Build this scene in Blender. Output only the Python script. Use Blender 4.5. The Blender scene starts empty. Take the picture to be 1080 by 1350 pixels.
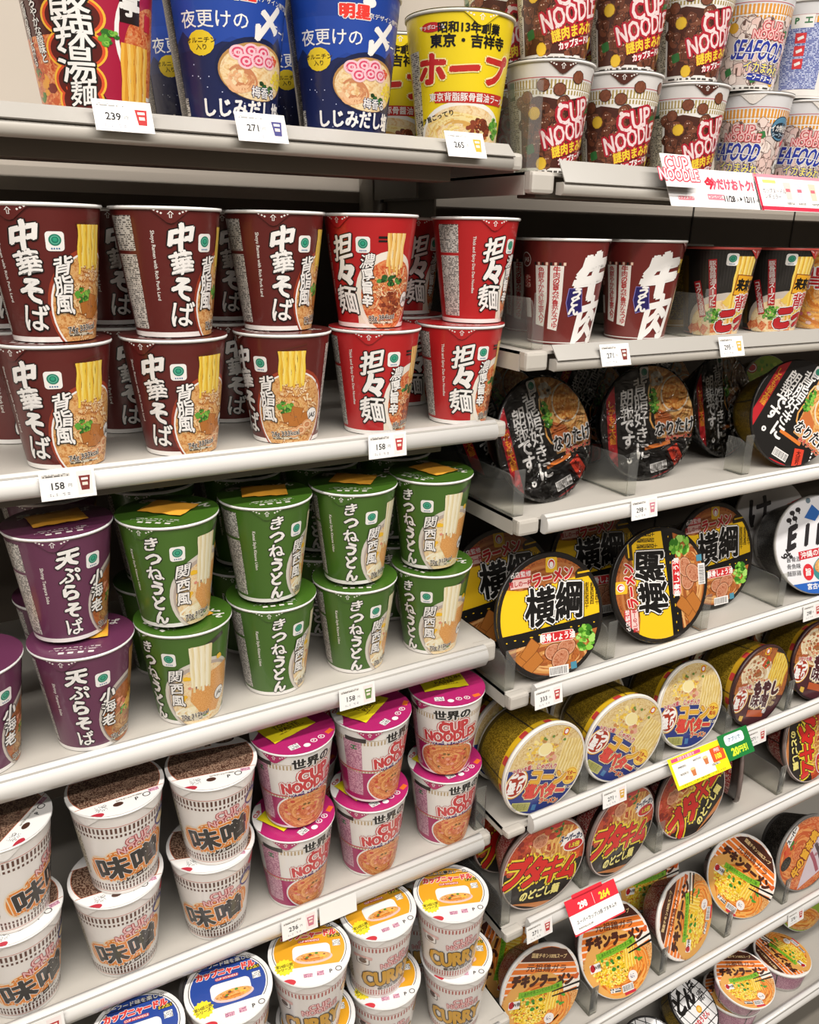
import bpy, bmesh, math, random
from mathutils import Matrix, Vector

# ------------------------------------------------------------------ camera
SC = bpy.context.scene
COL = SC.collection
CZ = 1.56                                  # eye height above the floor
R = math.radians
def make_camera():
    p, y, r = R(18.8897), R(30.0949), R(1.09565)
    f = Vector((math.sin(y) * math.cos(p), math.cos(y) * math.cos(p), -math.sin(p)))
    rt = Vector((math.cos(y), -math.sin(y), 0)); up = rt.cross(f)
    c, s = math.cos(r), math.sin(r)
    rt2 = c * rt + s * up; up2 = -s * rt + c * up
    cd = bpy.data.cameras.new('camera'); cam = bpy.data.objects.new('camera', cd); COL.objects.link(cam)
    m = Matrix((( rt2.x, up2.x, -f.x, 0), (rt2.y, up2.y, -f.y, 0), (rt2.z, up2.z, -f.z, CZ), (0, 0, 0, 1)))
    cam.matrix_world = m
    cd.sensor_fit = 'HORIZONTAL'; cd.sensor_width = 36; cd.lens = 36 * 1068.534 / 1080
    cd.clip_start = .02; cd.clip_end = 50
    SC.camera = cam
make_camera()
# ------------------------------------------------------------------ light
vs = SC.view_settings
vs.view_transform = 'Standard'; vs.look = 'None'; vs.gamma = 1; vs.use_curve_mapping = False
vs.exposure = -0.44
SC.cycles.transparent_max_bounces = 32; SC.cycles.diffuse_bounces = 1
w = bpy.data.worlds.new('store'); SC.world = w; w.use_nodes = True
w.node_tree.nodes['Background'].inputs[0].default_value = (1.0, .93, .85, 1); w.node_tree.nodes['Background'].inputs[1].default_value = .012
def strip_light(name, x, y, z, lx, ly, power, col=(1.0, .955, .905)):
    d = bpy.data.lights.new(name, 'AREA'); d.shape = 'RECTANGLE'; d.size = lx; d.size_y = ly; d.energy = power; d.color = col
    o = bpy.data.objects.new(name, d); o.location = (x, y, z); COL.objects.link(o)
    return o
strip_light('ceiling_light_strip', .0, -.40, 3.45, 4.6, .16, 150)
strip_light('ceiling_light_strip', .0, -1.5, 3.45, 4.6, .16, 140)
strip_light('ceiling_light_strip', .0, -2.7, 3.45, 4.6, .16, 56)  # farthest unseen row, added for more frontal light on the bowl lids

# ------------------------------------------------------------------ materials
MATS = {}
def lin(h):
    h = h.lstrip('#'); o = []
    for i in (0, 2, 4):
        v = int(h[i:i + 2], 16) / 255
        o.append(v / 12.92 if v <= .04045 else ((v + .055) / 1.055) ** 2.4)
    return (*o, 1)
def newmat(key):
    m = bpy.data.materials.new(key); m.use_nodes = True
    MATS[key] = m
    return m, m.node_tree, m.node_tree.nodes, m.node_tree.links, m.node_tree.nodes['Principled BSDF']
def wrinkle(nt, b, strength, scale=60):
    tc = nt.nodes.new('ShaderNodeTexCoord'); n = nt.nodes.new('ShaderNodeTexNoise'); bp = nt.nodes.new('ShaderNodeBump')
    n.inputs['Scale'].default_value = scale; n.inputs['Detail'].default_value = 3; n.inputs['Distortion'].default_value = 1.2
    bp.inputs['Strength'].default_value = strength; bp.inputs['Distance'].default_value = .002
    nt.links.new(tc.outputs['Object'], n.inputs['Vector']); nt.links.new(n.outputs['Fac'], bp.inputs['Height']); nt.links.new(bp.outputs['Normal'], b.inputs['Coat Normal'])
def ink(h):
    """printed ink under clear film"""
    k = 'ink_' + h
    if k in MATS: return MATS[k]
    m, nt, N, L, b = newmat(k)
    b.inputs['Base Color'].default_value = lin(h); b.inputs['Roughness'].default_value = .38
    b.inputs['Coat Weight'].default_value = .55; b.inputs['Coat Roughness'].default_value = .12
    wrinkle(nt, b, .35)
    return m
def paper(h):
    """ink on uncoated card"""
    k = 'paper_' + h
    if k in MATS: return MATS[k]
    m, nt, N, L, b = newmat(k)
    b.inputs['Base Color'].default_value = lin(h); b.inputs['Roughness'].default_value = .75; b.inputs['Specular IOR Level'].default_value = .2
    return m
def plain(key, h, rough=.5, metal=0., noise=0., nscale=30):
    if key in MATS: return MATS[key]
    m, nt, N, L, b = newmat(key)
    b.inputs['Roughness'].default_value = rough; b.inputs['Metallic'].default_value = metal
    if noise:
        tc = N.new('ShaderNodeTexCoord'); n = N.new('ShaderNodeTexNoise'); n.inputs['Scale'].default_value = nscale; n.inputs['Detail'].default_value = 4
        mx = N.new('ShaderNodeMix'); mx.data_type = 'RGBA'
        c = lin(h); mx.inputs[6].default_value = c; mx.inputs[7].default_value = (*[v * (1 - noise) for v in c[:3]], 1)
        L.new(tc.outputs['Object'], n.inputs['Vector']); L.new(n.outputs['Fac'], mx.inputs[0]); L.new(mx.outputs[2], b.inputs['Base Color'])
    else:
        b.inputs['Base Color'].default_value = lin(h)
    return m
def uvnode(N): 
    u = N.new('ShaderNodeUVMap'); u.uv_map = 'print'; return u
def food(key, cols, scale=14, kind='noise', distort=1.5):
    """printed photograph of food: several colours broken up by noise, cells or strands (uv in centimetres)"""
    if key in MATS: return MATS[key]
    m, nt, N, L, b = newmat(key)
    u = uvnode(N); rp = N.new('ShaderNodeValToRGB'); e = rp.color_ramp.elements
    n = len(cols)
    while len(e) < n: e.new(.5)
    for i, c in enumerate(cols):
        e[i].position = (.28 + .44 * i / (n - 1)) if kind != 'wave' else i / (n - 1); e[i].color = lin(c)
    if kind == 'noise':
        t = N.new('ShaderNodeTexNoise'); t.inputs['Detail'].default_value = 5; t.inputs['Distortion'].default_value = distort; out = t.outputs['Fac']
    elif kind == 'cell':
        t = N.new('ShaderNodeTexVoronoi'); out = t.outputs['Color']
    else:
        t = N.new('ShaderNodeTexWave'); t.inputs['Distortion'].default_value = distort * 4; t.inputs['Detail'].default_value = 2; t.inputs['Detail Scale'].default_value = 1.2; out = t.outputs['Fac']
    t.inputs['Scale'].default_value = scale
    L.new(u.outputs[0], t.inputs['Vector']); L.new(out, rp.inputs[0]); L.new(rp.outputs[0], b.inputs['Base Color'])
    b.inputs['Roughness'].default_value = .38; b.inputs['Coat Weight'].default_value = .55; b.inputs['Coat Roughness'].default_value = .12
    wrinkle(nt, b, .35)
    return m
def micro(key, bg, fg, sx=9., sy=6., cover=.45):
    """rows of print too small to read"""
    if key in MATS: return MATS[key]
    m, nt, N, L, b = newmat(key)
    u = uvnode(N); mp = N.new('ShaderNodeMapping'); mp.inputs['Scale'].default_value = (sx, sy, 1)
    fl = N.new('ShaderNodeVectorMath'); fl.operation = 'FLOOR'; fr = N.new('ShaderNodeVectorMath'); fr.operation = 'FRACTION'
    wn = N.new('ShaderNodeTexWhiteNoise'); wn.noise_dimensions = '2D'
    g = N.new('ShaderNodeMath'); g.operation = 'GREATER_THAN'; g.inputs[1].default_value = 1 - cover
    sp = N.new('ShaderNodeSeparateXYZ'); g2 = N.new('ShaderNodeMath'); g2.operation = 'GREATER_THAN'; g2.inputs[1].default_value = .38
    mu = N.new('ShaderNodeMath'); mu.operation = 'MULTIPLY'; mx = N.new('ShaderNodeMix'); mx.data_type = 'RGBA'
    mx.inputs[6].default_value = lin(bg); mx.inputs[7].default_value = lin(fg)
    L.new(u.outputs[0], mp.inputs[0]); L.new(mp.outputs[0], fl.inputs[0]); L.new(mp.outputs[0], fr.inputs[0]); L.new(fl.outputs[0], wn.inputs['Vector'])
    L.new(wn.outputs['Value'], g.inputs[0]); L.new(fr.outputs[0], sp.inputs[0]); L.new(sp.outputs['Y'], g2.inputs[0])
    L.new(g.outputs[0], mu.inputs[0]); L.new(g2.outputs[0], mu.inputs[1]); L.new(mu.outputs[0], mx.inputs[0]); L.new(mx.outputs[2], b.inputs['Base Color'])
    b.inputs['Roughness'].default_value = .4; b.inputs['Coat Weight'].default_value = .4; b.inputs['Coat Roughness'].default_value = .15
    return m
def clear(key, tint='E8E8E4', alpha=.18, rough=.06):
    """thin clear plastic: mostly see-through, with a sheen"""
    if key in MATS: return MATS[key]
    m, nt, N, L, b = newmat(key)
    N.remove(b); out = N['Material Output']
    t = N.new('ShaderNodeBsdfTransparent'); t.inputs[0].default_value = lin(tint)
    g = N.new('ShaderNodeBsdfGlossy'); g.inputs['Roughness'].default_value = rough
    d = N.new('ShaderNodeBsdfDiffuse'); d.inputs[0].default_value = (.8, .8, .78, 1)
    fz = N.new('ShaderNodeLayerWeight'); fz.inputs[0].default_value = .12
    m1 = N.new('ShaderNodeMixShader'); m2 = N.new('ShaderNodeMixShader'); m2.inputs[0].default_value = alpha
    L.new(fz.outputs['Fresnel'], m1.inputs[0]); L.new(t.outputs[0], m1.inputs[1]); L.new(g.outputs[0], m1.inputs[2])
    L.new(m1.outputs[0], m2.inputs[1]); L.new(d.outputs[0], m2.inputs[2]); L.new(m2.outputs[0], out.inputs[0])
    return m

# ------------------------------------------------------------------ printed artwork (2-D, millimetres)
GL = {}
_tc = bpy.data.curves.new('lettering', 'FONT'); _tc.resolution_u = 2
_to = bpy.data.objects.new('lettering', _tc); COL.objects.link(_to)
def glyphs(s, off=0., res=2):
    k = (s, round(off, 3))
    if k not in GL:
        _tc.body = s; _tc.offset = off; _tc.resolution_u = res
        _to.update_tag(); bpy.context.view_layer.update()
        dg = bpy.context.evaluated_depsgraph_get()
        me = bpy.data.meshes.new_from_object(_to.evaluated_get(dg))
        GL[k] = ([(v.co.x, v.co.y) for v in me.vertices], [tuple(p.vertices) for p in me.polygons])
        bpy.data.meshes.remove(me)
    return GL[k]
def bbox(vs_):
    xs = [v[0] for v in vs_]; ys = [v[1] for v in vs_]
    return min(xs), max(xs), min(ys), max(ys)
EM = None
def em():
    global EM
    if EM is None:
        b = bbox(glyphs('国')[0]); EM = (b[3] - b[2], (b[2] + b[3]) / 2)
    return EM
DZ = .00006
class Art:
    def __init__(s): s.it = []
    def add(s, v, f, m, L): s.it.append((v, f, m, L))
    def poly(s, pts, m, L): s.add(list(pts), [tuple(range(len(pts)))], m, L)
    def rect(s, cx, cy, w, h, m, L, rot=0, r=0):
        if r:
            p = []
            for (sx, sy, a0) in ((1, 1, 0), (-1, 1, 90), (-1, -1, 180), (1, -1, 270)):
                for k in range(5):
                    a = R(a0 + 22.5 * k); p.append((sx * (w / 2 - r) + r * math.cos(a), sy * (h / 2 - r) + r * math.sin(a)))
        else: p = [(-w / 2, -h / 2), (w / 2, -h / 2), (w / 2, h / 2), (-w / 2, h / 2)]
        c, q = math.cos(R(rot)), math.sin(R(rot))
        s.poly([(cx + x * c - y * q, cy + x * q + y * c) for x, y in p], m, L)
    def ell(s, cx, cy, rx, ry, m, L, n=36, rot=0, a0=0, a1=360):
        c, q = math.cos(R(rot)), math.sin(R(rot)); p = []
        for k in range(n if a1 - a0 >= 360 else n + 1):
            a = R(a0 + (a1 - a0) * k / n); x, y = rx * math.cos(a), ry * math.sin(a)
            p.append((cx + x * c - y * q, cy + x * q + y * c))
        s.poly(p, m, L)
    def ring(s, cx, cy, rx, ry, t, m, L, n=40, a0=0, a1=360):
        v, f = [], []
        for k in range(n + 1):
            a = R(a0 + (a1 - a0) * k / n)
            v += [(cx + rx * math.cos(a), cy + ry * math.sin(a)), (cx + (rx - t) * math.cos(a), cy + (ry - t) * math.sin(a))]
        for k in range(n): f.append((2 * k, 2 * k + 2, 2 * k + 3, 2 * k + 1))
        s.add(v, [q[::-1] for q in f], m, L)
    def line(s, pts, w, m, L):
        n = len(pts); v = []
        for i, (x, y) in enumerate(pts):
            a = pts[max(0, i - 1)]; b = pts[min(n - 1, i + 1)]; dx, dy = b[0] - a[0], b[1] - a[1]; d = math.hypot(dx, dy) or 1
            ww = w[i] if isinstance(w, (list, tuple)) else w
            v += [(x - dy / d * ww / 2, y + dx / d * ww / 2), (x + dy / d * ww / 2, y - dx / d * ww / 2)]
        s.add(v, [(2 * i, 2 * i + 1, 2 * i + 3, 2 * i + 2) for i in range(n - 1)], m, L)
    def strands(s, x0, x1, y0, y1, n, w, ms, L, amp=1., seed=1, wl=25, top=0):
        """hanging or lying noodles: vertical strands from y1 down to y0"""
        rd = random.Random(seed)
        for i in range(n):
            x = x0 + (x1 - x0) * (i + .5) / n; ph = rd.uniform(0, 6.3); a = amp * rd.uniform(.6, 1.2); k = 9
            b0 = y0 + rd.uniform(-1, 1) * top; 
            s.line([(x + a * math.sin(ph + j / k * (y1 - b0) / wl * 6.3), y1 + (b0 - y1) * j / k) for j in range(k + 1)], w * rd.uniform(.85, 1.15), ms[i % len(ms)], L + .08 * (i % 7))
    def swirl(s, cx, cy, rx, ry, n, w, ms, L, seed=1):
        rd = random.Random(seed)
        for i in range(n):
            q = .25 + .75 * (i + .5) / n; a0 = rd.uniform(0, 360); sp = rd.uniform(70, 190); wob = rd.uniform(.0, .12); k = 12
            s.line([(cx + rx * q * (1 + wob * math.sin(j * .9 + i)) * math.cos(R(a0 + sp * j / k)), cy + ry * q * (1 + wob * math.sin(j * .8)) * math.sin(R(a0 + sp * j / k))) for j in range(k + 1)], w * rd.uniform(.8, 1.2), ms[i % len(ms)], L + .08 * (i % 7))
    def blobs(s, cx, cy, rx, ry, n, r, ms, L, seed=1, k=7, squash=.75):
        rd = random.Random(seed)
        for i in range(n):
            a = rd.uniform(0, 6.28); q = rd.random() ** .5; x, y = cx + rx * q * math.cos(a), cy + ry * q * math.sin(a); rr = r * rd.uniform(.6, 1.2); ro = rd.uniform(0, 3)
            s.poly([(x + rr * rd.uniform(.8, 1.1) * math.cos(6.283 * j / k + ro), y + rr * squash * rd.uniform(.8, 1.1) * math.sin(6.283 * j / k + ro)) for j in range(k)], ms[i % len(ms)], L + .06 * (i % 12))
    def text(s, t, x, y, h, m, L, b=.0, ol=(), rot=0, xs=1., sh=0., vert=False, pitch=1., al='c', brush=0., step=1.0, arc=0.):
        """h: height of one full character in mm. ol: ((extra boldness, ink), ...) outermost first."""
        e, ec = em(); k = h / e; rd = random.Random(len(t) * 7 + ord(t[0]))
        chars = list(t) if vert or arc else [t]
        c0, s0 = math.cos(R(rot)), math.sin(R(rot))
        jit = [(rd.uniform(-1, 1), rd.uniform(-1, 1), rd.uniform(-1, 1)) for _ in chars]
        layers = list(ol) + [(0, m)]
        for li, (ex, mm) in enumerate(layers):
            for ci, ch in enumerate(chars):
                if not ch.strip(): continue
                g, gf = glyphs(ch)
                if not g: continue
                B = bbox(g); bx = (B[0] + B[1]) / 2; nv = len(g) / max(1, len(ch)); dn = .3 if nv > 70 else (.5 if nv > 45 else 1.); rad = b * dn + ex; v, f = [], []
                nd = 1 if rad < .004 else (4 if rad < .025 else (6 if rad < .07 else 8))
                for d in range(nd):
                    a = 6.2832 * d / nd + .4; dx, dy = (rad * math.cos(a), rad * math.sin(a)) if nd > 1 else (0, 0); i0 = len(v)
                    v += [(px + dx / xs, py + dy) for px, py in g]; f += [tuple(i + i0 for i in q) for q in gf]
                if nd > 5:
                    i0 = len(v); v += g; f += [tuple(i + i0 for i in q) for q in gf]
                if vert or arc: ox = 0; 
                elif al == 'c': ox = 0
                elif al == 'l': ox = (bx - B[0])
                else: ox = -(B[1] - bx)
                tw = R(brush * jit[ci][0] * 5); sc = 1 + brush * jit[ci][1] * .1
                ng = max(1, len(v) // len(g)); out = []
                rot_ch = (ch in 'ー～〜-') and vert
                for (px, py) in v:
                    qx, qy = (px - bx) * xs, (py - ec)
                    if rot_ch: qx, qy = qy / 1 , -qx
                    if brush:
                        qx += .05 * brush * math.sin(qy * 5 + ci * 2); qy += .06 * brush * math.sin(qx * 4.3 + ci) + .05 * brush * qx
                    qx += sh * qy
                    qx, qy = (qx * math.cos(tw) - qy * math.sin(tw)) * sc, (qx * math.sin(tw) + qy * math.cos(tw)) * sc
                    qx = (qx + ox * xs) * k; qy *= k
                    if vert: qy += ((len(chars) - 1) / 2 - ci) * h * pitch
                    elif arc:
                        a = (ci - (len(chars) - 1) / 2) * h * pitch / arc
                        qx, qy = arc * math.sin(a) + qx * math.cos(a) + qy * math.sin(a), arc * (math.cos(a) - 1) - qx * math.sin(a) + qy * math.cos(a)
                    out.append((x + qx * c0 - qy * s0, y + qx * s0 + qy * c0))
                for d in range(ng):
                    n0 = d * len(g); s.add(out[n0:n0 + len(g)], gf, mm, L + li * step + .1 * d)
    def build(s, name, fmap, xstep=0., clip=None, normal=None, z0=0., yclip=None):
        """fmap(x_mm, y_mm, lift_m) -> 3-D; xstep: facet width; clip: (cx, cy, r) circle"""
        ms, mi, V, F, FM, UV, NR = [], {}, [], [], [], [], []
        def emit(p, L, m):
            i0 = len(V)
            for (x, y) in p:
                V.append(fmap(x, y, L * DZ + z0)); UV.append((x / 10, y / 10))
                if normal: NR.append(normal(x, y))
            F.append(tuple(range(i0, i0 + len(p)))); FM.append(m)
        def half(p, nx, ny, d):                              # keep nx*x + ny*y <= d
            o = []
            for i in range(len(p)):
                a, b = p[i - 1], p[i]; da, db = nx * a[0] + ny * a[1] - d, nx * b[0] + ny * b[1] - d
                if (da > 0) != (db > 0):
                    t = da / (da - db); o.append((a[0] + t * (b[0] - a[0]), a[1] + t * (b[1] - a[1])))
                if db <= 0: o.append(b)
            return o
        planes = []
        if clip:
            cx, cy, r = clip
            for k in range(48):
                a = 2 * math.pi * (k + .5) / 48; nx, ny = math.cos(a), math.sin(a); planes.append((nx, ny, r + nx * cx + ny * cy))
        for (v, f, m, L) in s.it:
            if m.name not in mi: mi[m.name] = len(ms); ms.append(m)
            for q in f:
                p = [v[i] for i in q]
                if sum(p[i - 1][0] * p[i][1] - p[i][0] * p[i - 1][1] for i in range(len(p))) < 0: p = p[::-1]
                if clip and max((x - clip[0]) ** 2 + (y - clip[1]) ** 2 for x, y in p) > (clip[2] * .995) ** 2:
                    for pl in planes:
                        p = half(p, *pl)
                        if len(p) < 3: break
                    if len(p) < 3: continue
                if yclip and (min(a[1] for a in p) < -.01 or max(a[1] for a in p) > yclip + .01):
                    p = half(half(p, 0, -1, 0), 0, 1, yclip)
                    if len(p) < 3: continue
                if xstep:
                    x0, x1 = min(a[0] for a in p), max(a[0] for a in p)
                    if x1 - x0 > xstep:
                        for k in range(math.floor(x0 / xstep), math.ceil(x1 / xstep)):
                            c = half(half(p, -1, 0, -k * xstep), 1, 0, (k + 1) * xstep)
                            if len(c) > 2: emit(c, L, mi[m.name])
                        continue
                emit(p, L, mi[m.name])
        me = bpy.data.meshes.new(name); me.from_pydata(V, [], F)
        for m in ms: me.materials.append(m)
        me.polygons.foreach_set('material_index', FM); me.polygons.foreach_set('use_smooth', [bool(normal)] * len(F))
        uv = me.uv_layers.new(name='print'); uv.data.foreach_set('uv', [c for l in me.loops for c in UV[l.vertex_index]])
        if normal: me.normals_split_custom_set_from_vertices(NR)
        return me

# ------------------------------------------------------------------ objects
def tag(o, label, cat, group=None):
    o['label'] = label; o['category'] = cat
    if group: o['group'] = group
    return o
def empty(name, loc=(0, 0, 0), rot=(0, 0, 0)):
    o = bpy.data.objects.new(name, None); COL.objects.link(o); o.location = loc; o.rotation_euler = rot; o.empty_display_size = .02
    return o
def link(name, me, parent=None, mats=None):
    if mats:
        for m in mats: me.materials.append(m)
    o = bpy.data.objects.new(name, me); COL.objects.link(o)
    if parent: o.parent = parent
    return o
def kids(o): return [c for c in bpy.data.objects if c.parent == o]
def copy_tree(o, parent=None, ch=None):
    c = o.copy(); COL.objects.link(c)
    if parent: c.parent = parent
    for k in kids(o): copy_tree(k, c)
    return c
def lathe(prof, n=60, smooth=True, caps=False):
    """prof: [(r, z)] bottom to top, about local z"""
    V, F = [], []
    for (r, z) in prof:
        for k in range(n):
            a = 2 * math.pi * k / n; V.append((r * math.cos(a), r * math.sin(a), z))
    for i in range(len(prof) - 1):
        for k in range(n):
            F.append((i * n + k, i * n + (k + 1) % n, (i + 1) * n + (k + 1) % n, (i + 1) * n + k))
    if caps: F.append(tuple(range(n - 1, -1, -1))); F.append(tuple(range((len(prof) - 1) * n, len(prof) * n)))
    me = bpy.data.meshes.new('lathe'); me.from_pydata(V, [], F)
    me.polygons.foreach_set('use_smooth', [smooth and len(f) == 4 for f in F])
    return me
def boxes(bs, bevel=0.):
    """[(x0, x1, y0, y1, z0, z1)] as one mesh"""
    bm = bmesh.new()
    for (x0, x1, y0, y1, z0, z1) in bs:
        r = bmesh.ops.create_cube(bm, size=1)
        for v in r['verts']: v.co = Vector(((x0 + x1) / 2 + v.co.x * (x1 - x0), (y0 + y1) / 2 + v.co.y * (y1 - y0), (z0 + z1) / 2 + v.co.z * (z1 - z0)))
    if bevel: bmesh.ops.bevel(bm, geom=bm.edges[:], offset=bevel, segments=2, profile=.6, affect='EDGES')
    me = bpy.data.meshes.new('box'); bm.to_mesh(me); bm.free()
    return me
def extrude_x(prof, x0, x1, closed=True, smooth=False):
    """prof [(y, z)] swept along x"""
    n = len(prof); V = [(x0, y, z) for y, z in prof] + [(x1, y, z) for y, z in prof]
    F = [(i, (i + 1) % n, n + (i + 1) % n, n + i) for i in range(n)]
    F += [tuple(range(n - 1, -1, -1)), tuple(range(n, 2 * n))]
    me = bpy.data.meshes.new('sweep'); me.from_pydata(V, [], F)
    bm = bmesh.new(); bm.from_mesh(me); bmesh.ops.recalc_face_normals(bm, faces=bm.faces); bm.to_mesh(me); bm.free()
    if smooth: me.polygons.foreach_set('use_smooth', [len(p.vertices) == 4 for p in me.polygons])
    return me

RM = 40.0                                       # artwork radius of a cup wall, mm
STEP = RM * math.pi / 30
def cone_map(rb, rt, H, rm=RM):
    sl = math.atan2(rt - rb, H)
    def f(x, y, l):
        a = x / rm; r = rb + (rt - rb) * y / 1000 / H + l
        return (r * math.sin(a), -r * math.cos(a), y / 1000)
    def nr(x, y):
        a = x / rm; return (math.sin(a) * math.cos(sl), -math.cos(a) * math.cos(sl), -math.sin(sl))
    return f, nr
WHITE = 'F4F1EC'
def cup(name, wall, lid, base_ink, rb=.0325, rt=.0468, H=.107, tab=None, tabs=(-38,), rimcol='F2F0EC', sachet=None, lidink=None):
    """paper cup: printed wall, rolled rim, foot, foil lid with a folded-down tab, sometimes a sachet on the lid"""
    root = empty(name)
    f, nr = cone_map(rb, rt, H)
    hm = H * 1000
    A = Art(); half = math.pi * RM
    A.rect(0, hm / 2, 2 * half, hm, base_ink, 0)
    wall(A)
    me = A.build(name + '_wall', f, STEP, normal=nr, yclip=hm - .4)
    link('cup_wall', me, root)
    rim = lathe([(rt - .0012, H - .0022), (rt + .0008, H - .0024), (rt + .0016, H - .001), (rt + .0012, H + .0004), (rt - .0004, H + .0008)])
    link('rim', rim, root, [plain('rim_' + rimcol, rimcol, .35)])
    foot = lathe([(.0, .0022), (rb - .003, .0022), (rb - .0028, .0), (rb - .0001, .0), (rb + .0004, .0028)])
    link('foot', foot, root, [plain('rim_' + rimcol, rimcol, .35)])
    L = Art(); R0 = (rt + .0014) * 1000
    L.ell(0, 0, R0, R0, lidink or base_ink, 0, n=60)
    if lid: lid(L)
    lm = L.build(name + '_lid', lambda x, y, l: (x / 1000, y / 1000, H + .0011 + l), clip=(0, 0, R0))
    lo = link('lid', lm, root)
    for t in tabs:
        tb = Art(); m = tab or lidink or base_ink; x0 = RM * R(t)
        n = 8; pts = [(x0 - 17, hm + .4), (x0 - 11, hm - 4.5), (x0 - 3, hm - 12), (x0, hm - 13), (x0 + 3, hm - 12), (x0 + 11, hm - 4.5), (x0 + 17, hm + .4)]
        tb.poly(pts, m, 16)
        w = ink('F0ECE6') if tab is not ink(WHITE) else ink('C03038')
        tb.poly([(x0, hm - 3), (x0 - 2.4, hm - 5.6), (x0 + 2.4, hm - 5.6)], w, 17); tb.rect(x0, hm - 7, 1.9, 3, w, 17)
        tb.poly([(x0, hm - 3.9), (x0 - 1.4, hm - 5.4), (x0 + 1.4, hm - 5.4)], m, 17.5); tb.rect(x0, hm - 6.8, .9, 2.7, m, 17.5)
        for d in (-11, -8.6, -6.4, 6.4, 8.6, 11): tb.rect(x0 + d, hm - 2.6 - (11 - abs(d)) * .5, 1.3, 1.3, w, 17, rot=-38 if d < 0 else 38)
        link('pull_tab', tb.build(name + '_tab', f, STEP, normal=nr), root)
    if sachet: sachet(root, H)
    return root
def packet(root, H, w, h, colr, art=None, rot=10, dx=0, dy=0):
    """flat foil sachet lying on the lid"""
    bm = bmesh.new(); n = 8
    g = bmesh.ops.create_grid(bm, x_segments=n, y_segments=n, size=.5)
    for v in bm.verts:
        ex = 1 - max(abs(v.co.x), abs(v.co.y)) * 2
        v.co = Vector((v.co.x * w, v.co.y * h, .0016 + .0022 * min(1, ex * 2.4) + .0004 * math.sin(v.co.x * 17) * math.cos(v.co.y * 13)))
    bm.normal_update()
    bmesh.ops.reverse_faces(bm, faces=[f for f in bm.faces if f.normal.z < 0])
    me = bpy.data.meshes.new('sachet'); bm.to_mesh(me); bm.free()
    for p in me.polygons: p.use_smooth = True
    o = link('sachet', me, root, [plain('sachet_' + colr, colr, .3, noise=.18, nscale=90)])
    o.location = (dx, dy, H + .0012); o.rotation_euler = (0, 0, R(rot))
    if art:
        A = Art(); art(A)
        link('sachet_print', A.build('sachet_print', lambda x, y, l: (x / 1000, y / 1000, .0042 + l)), o)
    return o

def bowl(name, lid, wall=None, base_ink=None, rimcol='F4F1EC', Rr=.072, rb=.052, H=.072, film=False, band=True):
    """deep round noodle bowl with a foil lid; base at the origin, lid up"""
    root = empty(name)
    prof = [(0, .004), (rb - .006, .004), (rb - .005, 0), (rb, 0), (rb + .001, .004)]
    link('foot', lathe(prof), root, [plain('bowl_' + rimcol, rimcol, .35)])
    f, nr = cone_map(rb, Rr - .0025, H, rm=(rb + Rr) * 500)
    rm = (rb + Rr) * 500
    A = Art(); A.rect(0, H * 500 + 1, 2 * math.pi * rm, H * 1000 - 2, base_ink, 0)
    if wall: wall(A, rm, H * 1000)
    link('bowl_wall', A.build(name + '_wall', f, rm * math.pi / 30, normal=nr), root)
    rim = lathe([(Rr - .0028, H - .006), (Rr - .0006, H - .005), (Rr, H - .003), (Rr, H - .001), (Rr - .0012, H + .0004), (Rr - .0034, H + .0006)])
    link('rim', rim, root, [plain('bowl_' + rimcol, rimcol, .3)])
    L = Art(); R0 = Rr * 1000 - 1.6
    lid(L, R0)
    link('lid', L.build(name + '_lid', lambda x, y, l: (x / 1000, y / 1000, H + .0006 + l), clip=(0, 0, R0)), root)
    if film:
        rd = random.Random(5); V, F = [], []; n = 60; prof = [(rb, .002), (Rr + .0008, H - .004), (Rr + .001, H + .001)] + [(Rr * q, H + .0022) for q in (.97, .9, .8, .68, .55, .42, .3, .18, .08)]
        for i, (r, z) in enumerate(prof):
            for k in range(n):
                a = 2 * math.pi * k / n; dz = .0009 * math.sin(a * 7 + i) * math.cos(a * 4 - i * 1.3) * (1 if i > 2 else 0); V.append((r * math.cos(a), r * math.sin(a), z + dz))
        for i in range(len(prof) - 1):
            for k in range(n): F.append((i * n + k, i * n + (k + 1) % n, (i + 1) * n + (k + 1) % n, (i + 1) * n + k))
        me = bpy.data.meshes.new('film'); me.from_pydata(V, [], F); me.polygons.foreach_set('use_smooth', [True] * len(F))
        link('shrink_film', me, root, [film_mat()])
    return root
def film_mat():
    if 'film' in MATS: return MATS['film']
    m, nt, N, L, b = newmat('film'); N.remove(b); out = N['Material Output']
    t = N.new('ShaderNodeBsdfTransparent'); g = N.new('ShaderNodeBsdfGlossy'); g.inputs['Roughness'].default_value = .1
    tc = N.new('ShaderNodeTexCoord'); n = N.new('ShaderNodeTexNoise'); n.inputs['Scale'].default_value = 38; n.inputs['Distortion'].default_value = 2.2; n.inputs['Detail'].default_value = 1
    bp = N.new('ShaderNodeBump'); bp.inputs['Strength'].default_value = 1.; bp.inputs['Distance'].default_value = .006
    fz = N.new('ShaderNodeFresnel'); fz.inputs[0].default_value = 1.5; mx = N.new('ShaderNodeMixShader')
    L.new(tc.outputs['Object'], n.inputs['Vector']); L.new(n.outputs['Fac'], bp.inputs['Height']); L.new(bp.outputs[0], g.inputs['Normal']); L.new(bp.outputs[0], fz.inputs['Normal'])
    L.new(fz.outputs[0], mx.inputs[0]); L.new(t.outputs[0], mx.inputs[1]); L.new(g.outputs[0], mx.inputs[2]); L.new(mx.outputs[0], out.inputs[0])
    return m

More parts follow.
